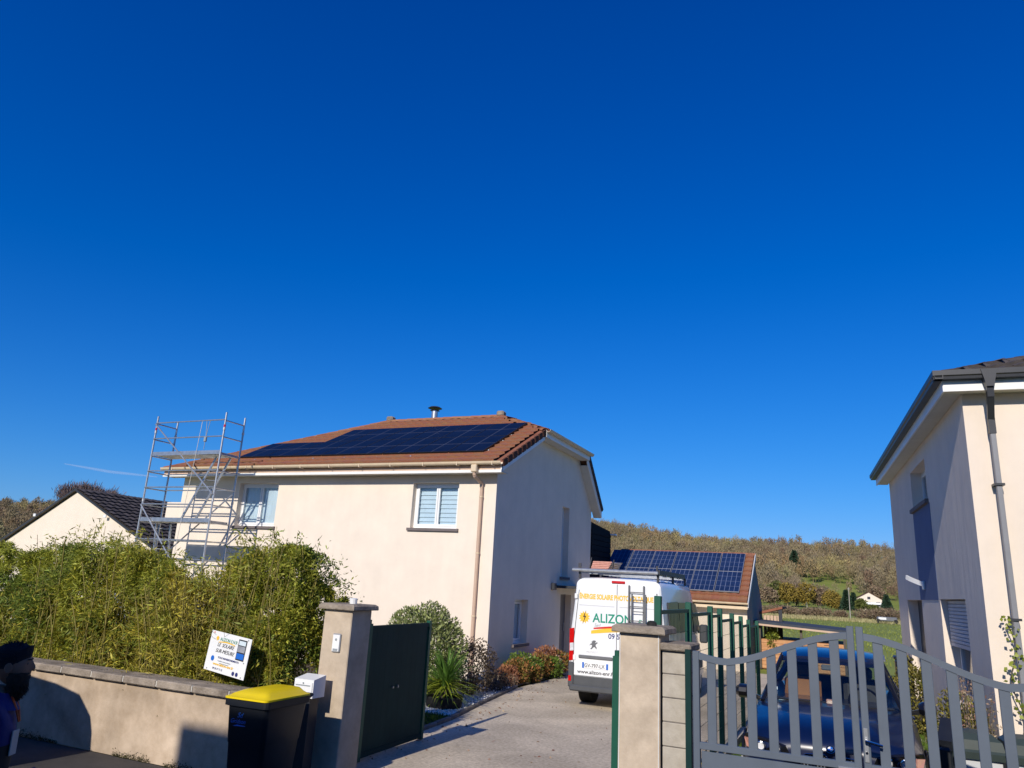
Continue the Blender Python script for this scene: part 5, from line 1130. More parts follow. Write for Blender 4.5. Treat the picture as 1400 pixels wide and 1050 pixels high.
# roof rack
mb = MB()
for x in (-.78, .78): mb.bar((x, .2, 2.66), (x, 3.2, 2.66), .04, .05)
RK = vp('roof_rack', mb, 'alu')
for y in (.05, .8, 1.6, 2.4, 3.1): mb = MB(); mb.bar((-.84, y, 2.64), (.84, y, 2.64), .05, .04); vp('cross_bar', mb, 'alu', RK)
mb = MB(); mb.bar((-.95, -.06, 2.68), (.84, -.06, 2.68), .07, .07, 10); vp('roller', mb, 'alu', RK)
for x in (-.82, .82):
    for y in (.05, 1.6, 3.1): mb = MB(); mb.bar((x, y, 2.50), (x, y, 2.66), .04, .06); vp('foot', mb, 'carrack', RK)
for x, y in ((-.8, .0), (-.86, .1), (.80, .05)): mb = MB(); mb.bar((x, y, 2.68), (x, y, 2.82), .03, .03); vp('stop', mb, 'carrack', RK)
for x in (.78, .80):
    mb = MB(); mb.bar((x+.03, .1, 2.70), (x+.03, 3.0, 2.70), .02, .09); vp('side_rail', mb, 'carrack', RK)
# windows and mirrors, wheels
mb = MB(); 
for s in (-1, 1):
    mb = MB(); mb.poly([(s*.985, 1.5, 1.50), (s*1.005, 3.0, 1.50), (s*.945, 3.0, 2.12), (s*.935, 1.5, 2.12)], (s*.022, 0, 0)); vp('side_window', mb, 'carblack')
    mb = MB(); mb.poly([(s*1.0, 3.12, 1.46), (s*.985, 4.1, 1.46), (s*.93, 3.75, 2.08), (s*.935, 3.12, 2.12)], (s*.03, 0, 0)); vp('side_window', mb, 'carblack')
    mb = MB(); mb.cham(s*1.13-.09, s*1.13+.09, 3.75, 3.9, 1.20, 1.62, .03); mb.bar((s*.98, 3.85, 1.45), (s*1.1, 3.85, 1.45), .06, .06); vp('wing_mirror', mb, 'vangrey')
    mb = MB(); mb.poly([(s*.99, .35, 1.52), (s*1.0, 1.40, 1.52), (s*.935, 1.40, 2.14), (s*.93, .42, 2.12)], (s*.024, 0, 0)); vp('side_window', mb, 'carblack')
    for y in (.95, 4.1): wheel(VN, s*.84, y, .35, .27)
    mb = MB(); mb.cham(s*1.022-.012, s*1.022+.012, .3, 4.2, .62, .80, .006); vp('side_moulding', mb, 'vangrey')
# timber and tube load on the rack
LD = thing('rack_load', 'stack of pale orange tiles strapped on the van roof rack', 'load', (-4.75, 15.5, 2.7))
for k in range(5):
    mb = MB(); mb.cham(-4.98+k*.012, -4.60+k*.02, 15.25, 16.0, 2.70+k*.036, 2.733+k*.036, .006); part('tile', mb, 'amberlamp', LD)
mb = MB(); mb.bar((-5.02, 15.3, 2.70), (-4.98, 15.3, 2.95), .02, .02); mb.bar((-4.52, 15.3, 2.7), (-4.5, 15.35, 2.92), .02, .02); mb.bar((-5.02, 16.0, 2.88), (-4.5, 16.0, 2.88), .02, .02); part('strap_frame', mb, 'carrack', LD)

# parked van beside the wall, left of the frame, and the house across the street
PV_ = thing('parked_van', 'plain white van parked along the low wall left of the frame', 'van', (-8.86, 4.1, 0), R_(90))
pv = [(.0, .4, 1.35, .70, .5, .12), (.06, .34, 1.62, .78, .60, .15), (.14, .32, 1.78, .80, .64, .16), (.30, .30, 1.90, .82, .68, .18), (.42, .3, 2.0, .82, .69, .2), (.9, .3, 2.08, .82, .7, .2), (1.6, .3, 2.14, .82, .7, .2), (3.0, .3, 2.14, .82, .7, .2), (3.6, .3, 1.6, .8, .66, .2), (4.1, .34, 1.2, .78, .6, .15), (4.5, .4, .9, .7, .5, .1)]
make_van(PV_, pv)
for s in (-1, 1):
    for y in (.75, 3.7): wheel(PV_, s*.72, y, .31, .2)
    mb = MB(); mb.cham(s*.66-.07, s*.66+.07, -.02, .06, .9, 1.3, .02); part('tail_light', mb, 'redlamp', PV_, local=True)
mb = MB(); mb.cham(-.7, .7, -.06, .05, .35, .6, .02); part('bumper', mb, 'vangrey', PV_, local=True)
ZH = .6+(7.13+7.0)*math.tan(SUN_EL)/math.cos(SUN_AZ)
OH = thing('opposite_house', 'cream house across the street behind the camera', 'house', (3, -7, 0))
mb = MB(); x0h = -7.42-14.1*math.tan(SUN_AZ); wall_holes(mb, (12, -7, 0), (-1,0,0), (0,-1,0), 12-x0h, 0, ZH-.1, [(a, a+1.3, z, z+1.3) for a in (2, 6, 10, 14) for z in (1, 4)], .3)
part('wall', mb, 'cream3', OH, fix=False); mb = MB(); mb.box(x0h, 12, -16, -7.3, 0, ZH-.12); part('rear_volume', mb, 'cream3', OH)
mb = MB(); mb.poly([(x0h-.0, -7.05, ZH-.1), (x0h, -16.2, ZH-.1), (x0h, -11.5, ZH+1.9)], (12.2-x0h, 0, 0)); part('roof', mb, 'tile_dark', OH)
for a in (2, 6, 10, 14):
    for z in (1, 4): window(OH, (12-a, -7, z), (-1,0,0), (0,-1,0), 1.3, 1.3, .15, 2, 'room')

# ------------------------------------------------------------------ CAR
CR = thing('blue_car', 'dark blue sport utility car parked facing the grey gate', 'car', (-.29, 9.15, 0), R_(.3))
def cp(name, mb, m, parent=CR, **k): return part(name, mb, m, parent, local=True, **k)
def csec(y, w_, zb, zt, cr): # lower body ring
    h = [(w_*.86, zb), (w_*.97, zb+.12), (w_, zb+.30), (w_*.995, zt-.24), (w_*.965, zt-.10), (w_*.90, zt-.025), (w_*.78, zt+.0), (w_*.62, zt+cr*.45), (w_*.5, zt+cr*.95), (w_*.2, zt+cr)]
    return [(x, y, z) for x, z in h]+[(-x, y, z) for x, z in h[::-1]]
st = [(.0, .58, .30, .74, .02), (.02, .70, .26, .80, .03), (.10, .83, .24, .87, .04), (.25, .90, .24, .925, .05), (.6, .935, .24, .975, .055), (1.0, .945, .24, 1.02, .05), (1.38, .95, .24, 1.065, .03), (1.5, .95, .24, 1.06, .0), (2.6, .95, .24, 1.04, 0), (3.8, .945, .24, 1.08, 0), (4.4, .90, .26, 1.08, .0), (4.62, .82, .3, 1.0, 0), (4.68, .7, .36, .8, 0)]
mb = MB(); mb.loft([csec(*q) for q in st]); cp('body', mb, 'carblue', smooth=True)
# roof
def rsec(y, w_, z, c): h = [(w_, z-.05), (w_*.985, z), (w_*.88, z+c*.5), (w_*.5, z+c*.9), (w_*.15, z+c)]; return [(x, y, zz) for x, zz in h]+[(-x, y, zz) for x, zz in h[::-1]]
mb = MB(); mb.loft([rsec(2.10, .60, 1.555, .03), rsec(2.25, .62, 1.585, .04), rsec(2.8, .63, 1.615, .05), rsec(3.5, .62, 1.60, .045), rsec(4.1, .57, 1.535, .03), rsec(4.3, .55, 1.50, .01)]); cp('roof', mb, 'carblue', smooth=True)
for s in (-1, 1):
    for nm, a, b, w1 in (('windscreen_pillar', (s*.80, 1.32, 1.06), (s*.605, 2.13, 1.56), .055), ('door_pillar', (s*.855, 2.55, 1.05), (s*.625, 2.7, 1.58), .07), ('rear_pillar', (s*.83, 3.9, 1.08), (s*.56, 4.15, 1.52), .16)):
        mb = MB(); mb.bar(a, b, w1, w1*.8, 6); cp(nm, mb, 'carblue' if nm[0] == 'r' else 'carblack')
    mb = MB(); mb.poly([(s*.845, 1.45, 1.06), (s*.86, 2.5, 1.05), (s*.635, 2.66, 1.56), (s*.625, 2.16, 1.55)], (s*.006, 0, 0)); cp('side_window', mb, 'carglass')
    mb = MB(); mb.poly([(s*.86, 2.6, 1.05), (s*.85, 3.85, 1.08), (s*.58, 4.05, 1.52), (s*.635, 2.74, 1.56)], (s*.006, 0, 0)); cp('side_window', mb, 'carglass')
    # mirror
    mb = MB(); k = 10
    mb.loft([[(s*(.99+dx_)+0, 1.62+rr*.13*math.cos(t*2*math.pi/k)*1.0, 1.12+rr*.085*math.sin(t*2*math.pi/k)) for t in range(k)] for dx_, rr in ((-.02, .6), (.03, 1), (.12, 1), (.17, .55))]); mb.bar((s*.86, 1.64, 1.05), (s*1.0, 1.62, 1.09), .05, .05); cp('wing_mirror', mb, 'carblack', smooth=True)
    # headlight: rounded tapering lens wrapping the corner
    mb = MB(); q = [(.40, -.0, .70), (.44, -.02, .785), (.60, .02, .825), (.78, .09, .845), (.885, .22, .835), (.90, .27, .77), (.84, .13, .70), (.68, .04, .675), (.52, .0, .67)]
    mb.loft([[(s*x, y+.03, z) for x, y, z in q], [(s*x, y-.025, z) for x, y, z in q], [(s*(.65+(x-.65)*.88), y-.04, .757+(z-.757)*.8) for x, y, z in q]]); HL = cp('headlight', mb, 'carblack', smooth=True)
    for cx, cy, r in ((.54, -.055, .052), (.70, -.02, .050)):
        mb = MB(); mb.loft([[(s*(cx+rr*math.cos(t*math.pi/8)), cy+d_, .755+rr*math.sin(t*math.pi/8)) for t in range(16)] for rr, d_ in ((r, .03), (r, -.02), (r*.8, -.024), (r*.72, .0))]); cp('lamp_ring', mb, 'chrome', HL)
        mb = MB(); mb.bar((s*cx, cy-.0, .755), (s*cx, cy-.012, .755), r*1.4, r*1.4, 14); cp('lens', mb, 'clearlamp', HL)
    mb = MB(); mb.poly([(s*.79, .03, .71), (s*.85, .10, .72), (s*.88, .17, .80), (s*.80, .055, .81)], (s*.012, -.025, 0)); cp('indicator', mb, 'amberlamp', HL)
    for y in (.82, 3.75):
        wheel(CR, s*.84, y, .36, .23)
        mb = MB(); n = 14; ring = [(math.cos(math.pi*i/n-.0), math.sin(math.pi*i/n)) for i in range(n+1)]
        mb.loft([[(s*.945, y+rr*c_, .36+rr*s_) for c_, s_ in ring] + [(s*.965, y+rr*c_, .36+rr*s_) for c_, s_ in ring[::-1]] for rr in (.38, .43)]); cp('wheel_arch', mb, 'carblack')
    # kidney grille
    mb = MB(); q = [(.035, .60), (.05, .565), (.26, .575), (.30, .62), (.29, .70), (.25, .735), (.06, .75), (.035, .72)]
    mb.poly([(s*x, -.035, z) for x, z in q], (0, .05, 0)); KG = cp('grille', mb, 'carblack')
    mb = MB(); 
    for i in range(len(q)):
        a, b = q[i], q[(i+1) % len(q)]; mb.bar((s*a[0], -.04, a[1]), (s*b[0], -.04, b[1]), .014, .014, 6)
    cp('grille_surround', mb, 'chrome', KG)
    for i in range(7): mb = MB(); x = .065+i*.033; mb.bar((s*x, -.042, .59), (s*x, -.042, .725), .010, .012); cp('grille_bar', mb, 'vanstrip', KG)
mb = MB(); mb.poly([(-.79, 1.36, 1.075), (.79, 1.36, 1.075), (.595, 2.11, 1.555), (-.595, 2.11, 1.555)], (0, .004, .006)); WS = cp('windscreen', mb, 'carglass')
mb = MB(); mb.poly([(-.78, 4.35, 1.08), (.78, 4.35, 1.08), (.54, 4.2, 1.5), (-.54, 4.2, 1.5)], (0, .004, .006)); cp('rear_window', mb, 'carglass')
for z, c in ((1.185, 'blind'), (1.135, 'white')):
    y = 1.36+(z-1.075)*.75/.48-.012; mb = MB(); mb.box(-.70, -.63, y, y+.004, z, z+.035); cp('sticker', mb, c, WS)
mb = MB(); mb.box(-.82, .82, 1.42, 4.3, .55, .98); mb.poly([(-.8, 1.42, 1.04), (.8, 1.42, 1.04), (.8, 1.9, 1.06), (-.8, 1.9, 1.06)], (0, 0, -.1)); cp('cabin_floor', mb, 'interior')
for s in (-1, 1):
    mb = MB(); mb.cham(s*.38-.24, s*.38+.24, 2.55, 2.7, .7, 1.28, .05); SE = cp('seat', mb, 'tan' if s < 0 else 'interior'); mb = MB(); mb.cham(s*.38-.13, s*.38+.13, 2.58, 2.68, 1.30, 1.47, .04); cp('headrest', mb, 'interior', SE)
mb = MB(); mb.cham(-.6, .6, 3.4, 3.55, .7, 1.25, .05); cp('rear_seat', mb, 'interior')
mb = MB(); k = 18
for i in range(k): a0, a1 = i*2*math.pi/k, (i+1)*2*math.pi/k; mb.bar((.38+.18*math.cos(a0), 1.95-.05*math.sin(a0), 1.09+.17*math.sin(a0)), (.38+.18*math.cos(a1), 1.95-.05*math.sin(a1), 1.09+.17*math.sin(a1)), .028, .028, 6)
cp('steering_wheel', mb, 'carblack')
mb = MB(); mb.cham(-.11, .11, 2.02, 2.05, 1.43, 1.50, .012); cp('rear_view_mirror', mb, 'vanstrip')
mb = MB(); mb.cham(-.06, .02, 1.62, 1.66, 1.06, 1.12, .01); cp('dash_camera', mb, 'amberlamp')
mb = MB(); mb.box(-.62, -.15, 1.52, 1.60, 1.065, 1.075); cp('paper_on_dashboard', mb, 'blind')
# round emblem on bonnet nose
def disc(nm, r, m, e, a0=0, a1=2*math.pi, par=CR, c=(0, .015, .79)):
    mb = MB(); n = 20; nrm_ = Vector((0, -.75, .66)); u_ = Vector((1, 0, 0)); v_ = nrm_.cross(u_).normalized(); v_ = -v_ if v_.z < 0 else v_; cc = Vector(c)+nrm_*e
    pts = [cc+u_*r*math.cos(a0+(a1-a0)*i/n)+v_*r*math.sin(a0+(a1-a0)*i/n) for i in range(n+(0 if a1-a0 > 6 else 1))]
    if a1-a0 < 6: pts.append(cc)
    mb.poly(pts, nrm_*.002); return cp(nm, mb, m, par)
EM = disc('emblem', .045, 'chrome', .02); disc('emblem_ring', .041, 'carblack', .0225, par=EM); disc('emblem_field', .027, 'white', .025, par=EM)
disc('emblem_quarter', .027, 'txt_blue', .0275, 0, math.pi/2, EM); disc('emblem_quarter', .027, 'txt_blue', .0275, math.pi, 1.5*math.pi, EM)
mb = MB(); mb.cham(-.70, .70, -.06, .1, .30, .52, .03); cp('bumper', mb, 'carblue')
mb = MB(); mb.box(-.45, .45, -.064, -.06, .33, .45); cp('air_intake', mb, 'carblack')
mb = MB(); mb.box(-.26, .26, -.072, -.065, .455, .56); NP = cp('number_plate', mb, 'white')
for s in (-1, 1): # bonnet crease lines and roof rails, door handles
    mb = MB(); mb.tube([(s*.66, y, z) for y, z in ((2.2, 1.60), (2.4, 1.64), (3.7, 1.63), (3.95, 1.58))], .014, 6); cp('roof_rail', mb, 'alu')
    mb = MB(); mb.cham(s*.955-.01, s*.955+.012, 2.28, 2.46, .90, .93, .005); cp('door_handle', mb, 'carblue')
    mb = MB(); mb.bar((s*.2, 1.34+.02, 1.10), (s*.72, 1.40, 1.09), .018, .014); cp('wiper', mb, 'carblack')

# ------------------------------------------------------------------ PERSON
PX, PY = -4.77, 3.12; PS = thing('person', 'bearded dark-haired man in blue and black jacket standing at the left edge', 'person', (PX, PY, 0), R_(-44)); PS.scale = (.97, .97, .97)
def skin_body():
    J = {'pel': (0,-.02,.98,.155), 'sp1': (0,.02,1.14,.175), 'sp2': (0,.03,1.30,.165), 'ch': (0,.0,1.43,.15), 'nk': (0,.0,1.535,.062), 'nk2': (0,.03,1.60,.055)}
    E = [('pel','sp1'),('sp1','sp2'),('sp2','ch'),('ch','nk'),('nk','nk2')]
    for s, t in ((-1,'l'),(1,'r')):
        J.update({'sh'+t: (s*.17,-.01,1.45,.085), 'ua'+t: (s*.235,-.03,1.33,.062), 'el'+t: (s*.27,-.03 if s < 0 else .02,1.14,.052), 'fa'+t: (s*.25,.10 if s > 0 else .02,1.04,.045), 'wr'+t: (s*.20,.24 if s > 0 else .07,1.06 if s > 0 else .90,.032), 'hd'+t: (s*.18,.30 if s > 0 else .09,1.08 if s > 0 else .84,.038),
                  'hp'+t: (s*.10,-.02,.90,.105), 'th'+t: (s*.11,.0,.70,.085), 'kn'+t: (s*.11,.02,.50,.062), 'cf'+t: (s*.11,-.02,.33,.058), 'an'+t: (s*.11,-.03,.10,.042), 'hl'+t: (s*.11,-.05,.05,.042), 'to'+t: (s*.13,.16,.035,.036)})
        E += [('ch','sh'+t),('sh'+t,'ua'+t),('ua'+t,'el'+t),('el'+t,'fa'+t),('fa'+t,'wr'+t),('wr'+t,'hd'+t),('pel','hp'+t),('hp'+t,'th'+t),('th'+t,'kn'+t),('kn'+t,'cf'+t),('cf'+t,'an'+t),('an'+t,'hl'+t),('an'+t,'to'+t)]
        h = Vector(J['hd'+t][:3]); w_ = Vector(J['wr'+t][:3]); d = (h-w_).normalized(); side = Vector((1,0,0)).cross(d).normalized() if s > 0 else Vector((0,1,0))
        if s > 0: side = Vector((0, 0, 1))
        for k, (off, L_) in enumerate(((-.027,.062),(-.009,.078),(.009,.074),(.027,.058))):
            b = h+d*.02+side*off; m = b+d*L_*.55; e_ = m+(d*.6+Vector((-s*.7,0,-.2)))*L_*.5
            for nm, p, r in (('a',b,.0105),('b',m,.0095),('c',e_,.008)): J[f'f{k}{nm}{t}'] = (*p, r)
            E += [('hd'+t, f'f{k}a{t}'), (f'f{k}a{t}', f'f{k}b{t}'), (f'f{k}b{t}', f'f{k}c{t}')]
        b = w_+d*.03+side*.03; m = b+(d*.5+side*.7)*.045; e_ = m+d*.035
        J['ta'+t] = (*b,.014); J['tb'+t] = (*m,.0115); J['tc'+t] = (*e_,.0095); E += [('wr'+t,'ta'+t),('ta'+t,'tb'+t),('tb'+t,'tc'+t)]
    ks = list(J); ix = {k: i for i, k in enumerate(ks)}
    me = bpy.data.meshes.new('body'); me.from_pydata([J[k][:3] for k in ks], [(ix[a], ix[b]) for a, b in E], [])
    o = bpy.data.objects.new('tmpbody', me); C.objects.link(o); md = o.modifiers.new('s', 'SKIN')
    for i, k in enumerate(ks): me.skin_vertices[0].data[i].radius = (J[k][3],)*2; me.skin_vertices[0].data[i].use_root = (k == 'pel')
    for k in ('pel', 'sp1', 'sp2', 'ch'): r = J[k][3]; me.skin_vertices[0].data[ix[k]].radius = (r*1.15, r*.80)
    sb = o.modifiers.new('d', 'SUBSURF'); sb.levels = 2; sb.render_levels = 2
    ev = o.evaluated_get(bpy.context.evaluated_depsgraph_get()); m2 = bpy.data.meshes.new_from_object(ev); bpy.data.objects.remove(o)
    m2.name = 'body'; m2.materials.clear()
    for k in ('jacket', 'jacket_dark', 'skin', 'rubber'): m2.materials.append(M[k])
    for p in m2.polygons:
        c = p.center; p.use_smooth = True; i = 1
        if c.z > 1.27+.02*math.sin(c.x*30): i = 0
        if c.z > 1.54 and abs(c.x) < .1: i = 2
        if (c.y > .245 and c.z > .98) or (abs(c.x) > .14 and .72 < c.z < .895 and c.y > .0 and c.x < 0): i = 0
        if c.z < .10: i = 3
        p.material_index = i
    return link('body', m2, PS)
skin_body()
# head: ellipsoid grid with face relief
mb = MB(); nu, nv_ = 28, 22; secs = []
for j in range(nv_+1):
    ph_ = math.pi*j/nv_; ring = []
    for i in range(nu):
        t = 2*math.pi*i/nu; x = math.sin(ph_)*math.cos(t); y = math.sin(ph_)*math.sin(t); z = -math.cos(ph_)
        X_, Y2, Z_ = x*.078, y*.098, z*.122
        if z < 0: X_ *= 1-.22*z*z; Y2 += .018*(-z)
        f = max(0, y)
        g_ = math.exp(-(x/.16)**2-((z+.08)/.16)**2)*f; Y2 += .028*g_                                   # nose
        Y2 += .010*math.exp(-((z-.20)/.10)**2)*f*math.exp(-(x/.6)**2)                                  # brow
        Y2 -= .014*math.exp(-((abs(x)-.36)/.16)**2-((z-.06)/.10)**2)*f                                 # eye sockets
        Y2 += .008*math.exp(-(x/.3)**2-((z+.42)/.07)**2)*f                                             # lips
        Y2 += .012*math.exp(-(x/.3)**2-((z+.78)/.16)**2)*f
        ring.append((X_, Y2+.055, Z_+1.71))
    secs.append(ring)
mb.loft(secs[1:-1]); HDm = part('head', mb, 'skin', PS, True, local=True)
for s in (-1, 1):
    mb = MB(); mb.loft([[(s*(.033+0*0)+r*math.cos(t*math.pi/5), .136+d_, 1.725+r*.6*math.sin(t*math.pi/5)) for t in range(10)] for r, d_ in ((.013, 0), (.012, .004), (.004, .006))]); part('eye', mb, 'txt_black', HDm, local=True)
    mb = MB(); mb.loft([[(s*(.076+e), .045+r*.7*math.cos(t*math.pi/5), 1.70+r*math.sin(t*math.pi/5)) for t in range(10)] for r, e in ((.028, 0), (.034, .010), (.026, .014))]); part('ear', mb, 'skin', HDm, local=True)
    mb = MB(); mb.bar((s*.018, .152, 1.748), (s*.052, .140, 1.750), .008, .008, 5); part('eyebrow', mb, 'beard', HDm, local=True)
# beard
mb = MB(); secs = []
for j in range(12):
    z = 1.685-j*.0165; t = j/11; a = .080*(1-.50*t*t); b = .070*(1-.35*t*t)+.012*math.sin(math.pi*t)
    secs.append([(a*math.cos(q)*(1+.03*math.sin(9*q+j)), .075+b*math.sin(q)*(1.08)+.006*math.sin(5*q+j*2), z-.006*math.sin(7*q)) for q in [-.35+(math.pi+.7)*k/16 for k in range(17)]]+[(0, .04, z)])
mb.loft(secs[1:]); part('beard', mb, 'beard', PS, True, local=True)
P = rdir(900); P /= np.linalg.norm(P, axis=1, keepdims=True); P[:, 1] = np.abs(P[:, 1]); P = P*np.array([.072, .075, .085])+np.array([0, .075, 1.60]); D = np.tile([0, .3, -1.], (900, 1))+rng.normal(0, .3, (900, 3)); V, F = leaves(P, D, .035, .004); npmesh('beard_hair', V, F, 'beard', PS, 'stuff', local=True)
# hair: cropped dark hair over crown, temples and nape
mb = MB(); secs = [[(.0805*r*math.cos(q), .043+.101*r*math.sin(q), z+(.045*max(0, math.sin(q)) if z < 1.80 else 0)+.003*math.sin(9*q)) for q in [2*math.pi*k/28 for k in range(28)]] for r, z in ((.93, 1.695), (1.01, 1.72), (1.03, 1.755), (1.0, 1.79), (.90, 1.815), (.66, 1.834), (.36, 1.842), (.06, 1.845))]; mb.loft(secs); part('hair', mb, 'cap', PS, True, local=True)
n = 1500; P = rdir(n); P /= np.linalg.norm(P, axis=1, keepdims=True); P = P[(P[:, 2] > -.05) & ((P[:, 1] < .35) | (P[:, 2] > .55))]; D = P+rng.normal(0, .35, P.shape)+np.array([0, -.3, -.2]); P = P*np.array([.083, .104, .118])+np.array([0, .043, 1.73]); V, F = leaves(P, D, .022, .004); npmesh('hair_strands', V, F, 'cap', PS, 'stuff', local=True)
mb = MB(); mb.tube([(-.05, .085, 1.545), (-.035, .125, 1.46), (-.01, .150, 1.38)], .007, 6); mb.tube([(.05, .085, 1.545), (.035, .125, 1.46), (.01, .150, 1.38)], .007, 6); part('lanyard', mb, 'orange', PS, local=True)
mb = MB(); mb.loft([[(r*math.cos(q), .015+r*.95*math.sin(q), z-.02*math.sin(q)) for q in [2*math.pi*k/18 for k in range(18)]] for r, z in ((.13, 1.47), (.095, 1.53), (.085, 1.565), (.075, 1.56))], cap=False); part('collar', mb, 'jacket', PS, True, local=True)

# ------------------------------------------------------------------ SHED, PORCH BEHIND ANNEX
SD = thing('wooden_shed', 'orange board shed with flat dark roof behind the blue car', 'shed', (-1.5, 28, 0))
sx_a, sx_b, sy_ = -3.0, -.22, 28.0
nb = 15
mb = MB(); mb.box(sx_a+.02, sx_b-.02, sy_+.03, sy_+2.8, 0, .96); part('wall', mb, 'wood', SD)
for k in range(8):
    mb = MB(); mb.cham(sx_a, sx_b, sy_, sy_+.028, .02+k*.118, .02+k*.118+.112, .005); part('board', mb, 'wood', SD)
mb = MB(); mb.poly([(sx_a-.1, sy_-.3, 1.46), (sx_b+.18, sy_-.3, 1.33), (sx_b+.18, sy_-.3, 1.42), (sx_a-.1, sy_-.3, 1.57)], (0, 3.3, 0)); part('roof', mb, 'shed_roof', SD)
mb = MB(); mb.poly([(sx_a-.1, sy_-.32, 1.42), (sx_b+.18, sy_-.32, 1.29), (sx_b+.18, sy_-.32, 1.35), (sx_a-.1, sy_-.32, 1.48)], (0, .02, 0)); part('roof_edge', mb, 'pipe_pink', SD)
for x in (sx_a+.06, -1.6, sx_b-.04): mb = MB(); mb.bar((x, sy_-.1, 0), (x, sy_-.1, 1.4), .08, .08); part('post', mb, 'bark', SD)
for z in (.62, .9): mb = MB(); mb.box(-.9, -.45, sy_-.012, sy_-.002, z, z+.015); part('hinge_strap', mb, 'anth', SD)
PC = thing('side_porch', 'small lean-to with tiled roof and slatted side behind the garage gable', 'porch', (-2.9, 30, 0))
mb = MB(); mb.poly([(-3.1, 29.6, 1.75), (-2.3, 29.6, 1.98), (-2.3, 29.6, 2.06), (-3.1, 29.6, 1.84)], (0, 2, 0)); part('roof', mb, 'tile', PC)
mb = MB(); mb.bar((-2.38, 29.7, 0), (-2.38, 29.7, 1.98), .12, .12); part('post', mb, 'anth', PC)
for k in range(5): mb = MB(); x = -2.98+k*.12; mb.cham(x, x+.10, 29.75, 29.78, .2, 1.72, .005); part('board', mb, 'pipe_pink', PC)
shrub('ivy_clump', 'small green bush at the corner of the lean-to behind the garage', 'shrub', (-2.55, 28.2, .9), (.22, .3, .45), 'leaf_bamboo', 900, .08, .05, seed=21, stems=False)

# ------------------------------------------------------------------ FAR: trees, house, pole, hill wood
def at(px_, py_, D):    # design aid: point at forward distance D along a pixel ray
    d = fwd+rt*((px_-700)/F_PX)+up*((525-py_)/F_PX); h = d.x*hx[0]+d.y*hx[1]; return Vector((0, 0, CAM_H))+d*(D/h)
def zg(x, y): D = x*hx[0]+y*hx[1]; return float(terrain(np.array([x]), np.array([y]))[0]) if D > 299 else 0.0
def far_tree(name, label, px_, base_py, D, h, r, lm, n, leaf, seed, group=None, bark='bark', bare=False, trunk=.3, shape='round'):
    p = at(px_, base_py, D); x, y = p.x, p.y; z0 = zg(x, y)-.3; T = thing(name, label, 'tree', (x, y, z0), group=group); r_ = random.Random(seed)
    mb = MB(); tips = []
    def br(p, d, L_, rad, dep):
        q = p+d*L_; mb.bar(p, q, rad*2, rad*2, 5, r1=.7)
        if dep == 0: tips.append(q); return
        for k in range(3 if dep > 1 else 4):
            nd = (d+Vector((r_.gauss(0,.33), r_.gauss(0,.33), r_.gauss(.3,.2)))).normalized(); br(q, nd, L_*r_.uniform(.62,.8), rad*.62, dep-1)
    if shape == 'cone': mb.bar((x, y, z0), (x, y, z0+h), .25, .25, 6, r1=.2)
    else: br(Vector((x, y, z0)), Vector((r_.gauss(0,.05), r_.gauss(0,.05), 1)).normalized(), h*trunk, h*.018, 4)
    part('trunk', mb, bark, T, fix=False)
    if shape == 'cone':
        t = rng.random(n)**.7; zz = z0+h*(1-t)*.95+h*.05; a = rng.uniform(0, 6.283, n); rr = r*t*rng.uniform(.5, 1.05, n)*(1-.2*np.sin(zz*5)**2)
        P = np.stack([x+rr*np.cos(a), y+rr*np.sin(a), zz], 1); D_ = np.stack([np.cos(a), np.sin(a), -.25+0*a], 1)+rng.normal(0, .3, (n, 3))
    elif bare:
        tp = np.array([q[:] for q in tips]); P = tp[rng.integers(0, len(tp), n)]+rng.normal(0, r*.10, (n, 3)); c = np.array([x, y, z0+h*.35]); D_ = (P-c); D_ /= np.linalg.norm(D_, axis=1, keepdims=True); D_ += rng.normal(0, .35, (n, 3)); D_[:, 2] += .3
    else:
        d = rdir(n); d /= np.linalg.norm(d, axis=1, keepdims=True); rad = .45+.55*rng.random(n)**.6; bump = .7+.6*vnoise(d+seed, .45, seed)
        P = np.array([x, y, z0+h*.58])+d*np.array([r, r, h*.42])*(rad*bump)[:, None]; D_ = rdir(n)
    W_ = leaf*(.10 if bare else .6); V, F = leaves(P, D_, rng.uniform(leaf*.6, leaf*1.2, n), W_); o = npmesh('crown', V, F, lm, T, 'stuff'); return T
far_tree('bare_tree', 'leafless purplish tree rising behind the bungalow roof', 102, 700, 60, 10.2, 2.2, 'twig', 6500, .42, 8, bare=True, trunk=.27)
far_tree('conifer', 'dark green conifer alone on the wooded hillside', 1087, 789, 430, 15, 6.0, 'conifer', 2200, 1.4, 4, shape='cone')
far_tree('conifer', 'bluish fir tree just left of the far white house', 1158, 838, 262, 7.2, 2.2, 'conifer', 1800, .8, 5, shape='cone')
far_tree('conifer', 'bluish fir tree touching the far white house wall', 1168, 838, 275, 6.6, 2.2, 'conifer', 1800, .8, 6, shape='cone')
far_tree('conifer', 'dark fir tree right of the far white house', 1213, 836, 268, 6.4, 2.3, 'conifer', 1800, .8, 7, shape='cone')
M['yellow_tree'] = mat('yellowing_leaves', (.16, .13, .025), .8, 0, 1, spec=.2, col2=(.30, .20, .04), island=.35)
M['green_tree'] = mat('late_green_leaves', (.06, .085, .02), .8, 0, 1, spec=.2, col2=(.15, .15, .04), island=.35)
M['brown_bush'] = mat('brown_twigs', (.17, .12, .08), .9, 0, 1, spec=.1, col2=(.28, .21, .13), island=.35)
k = 0
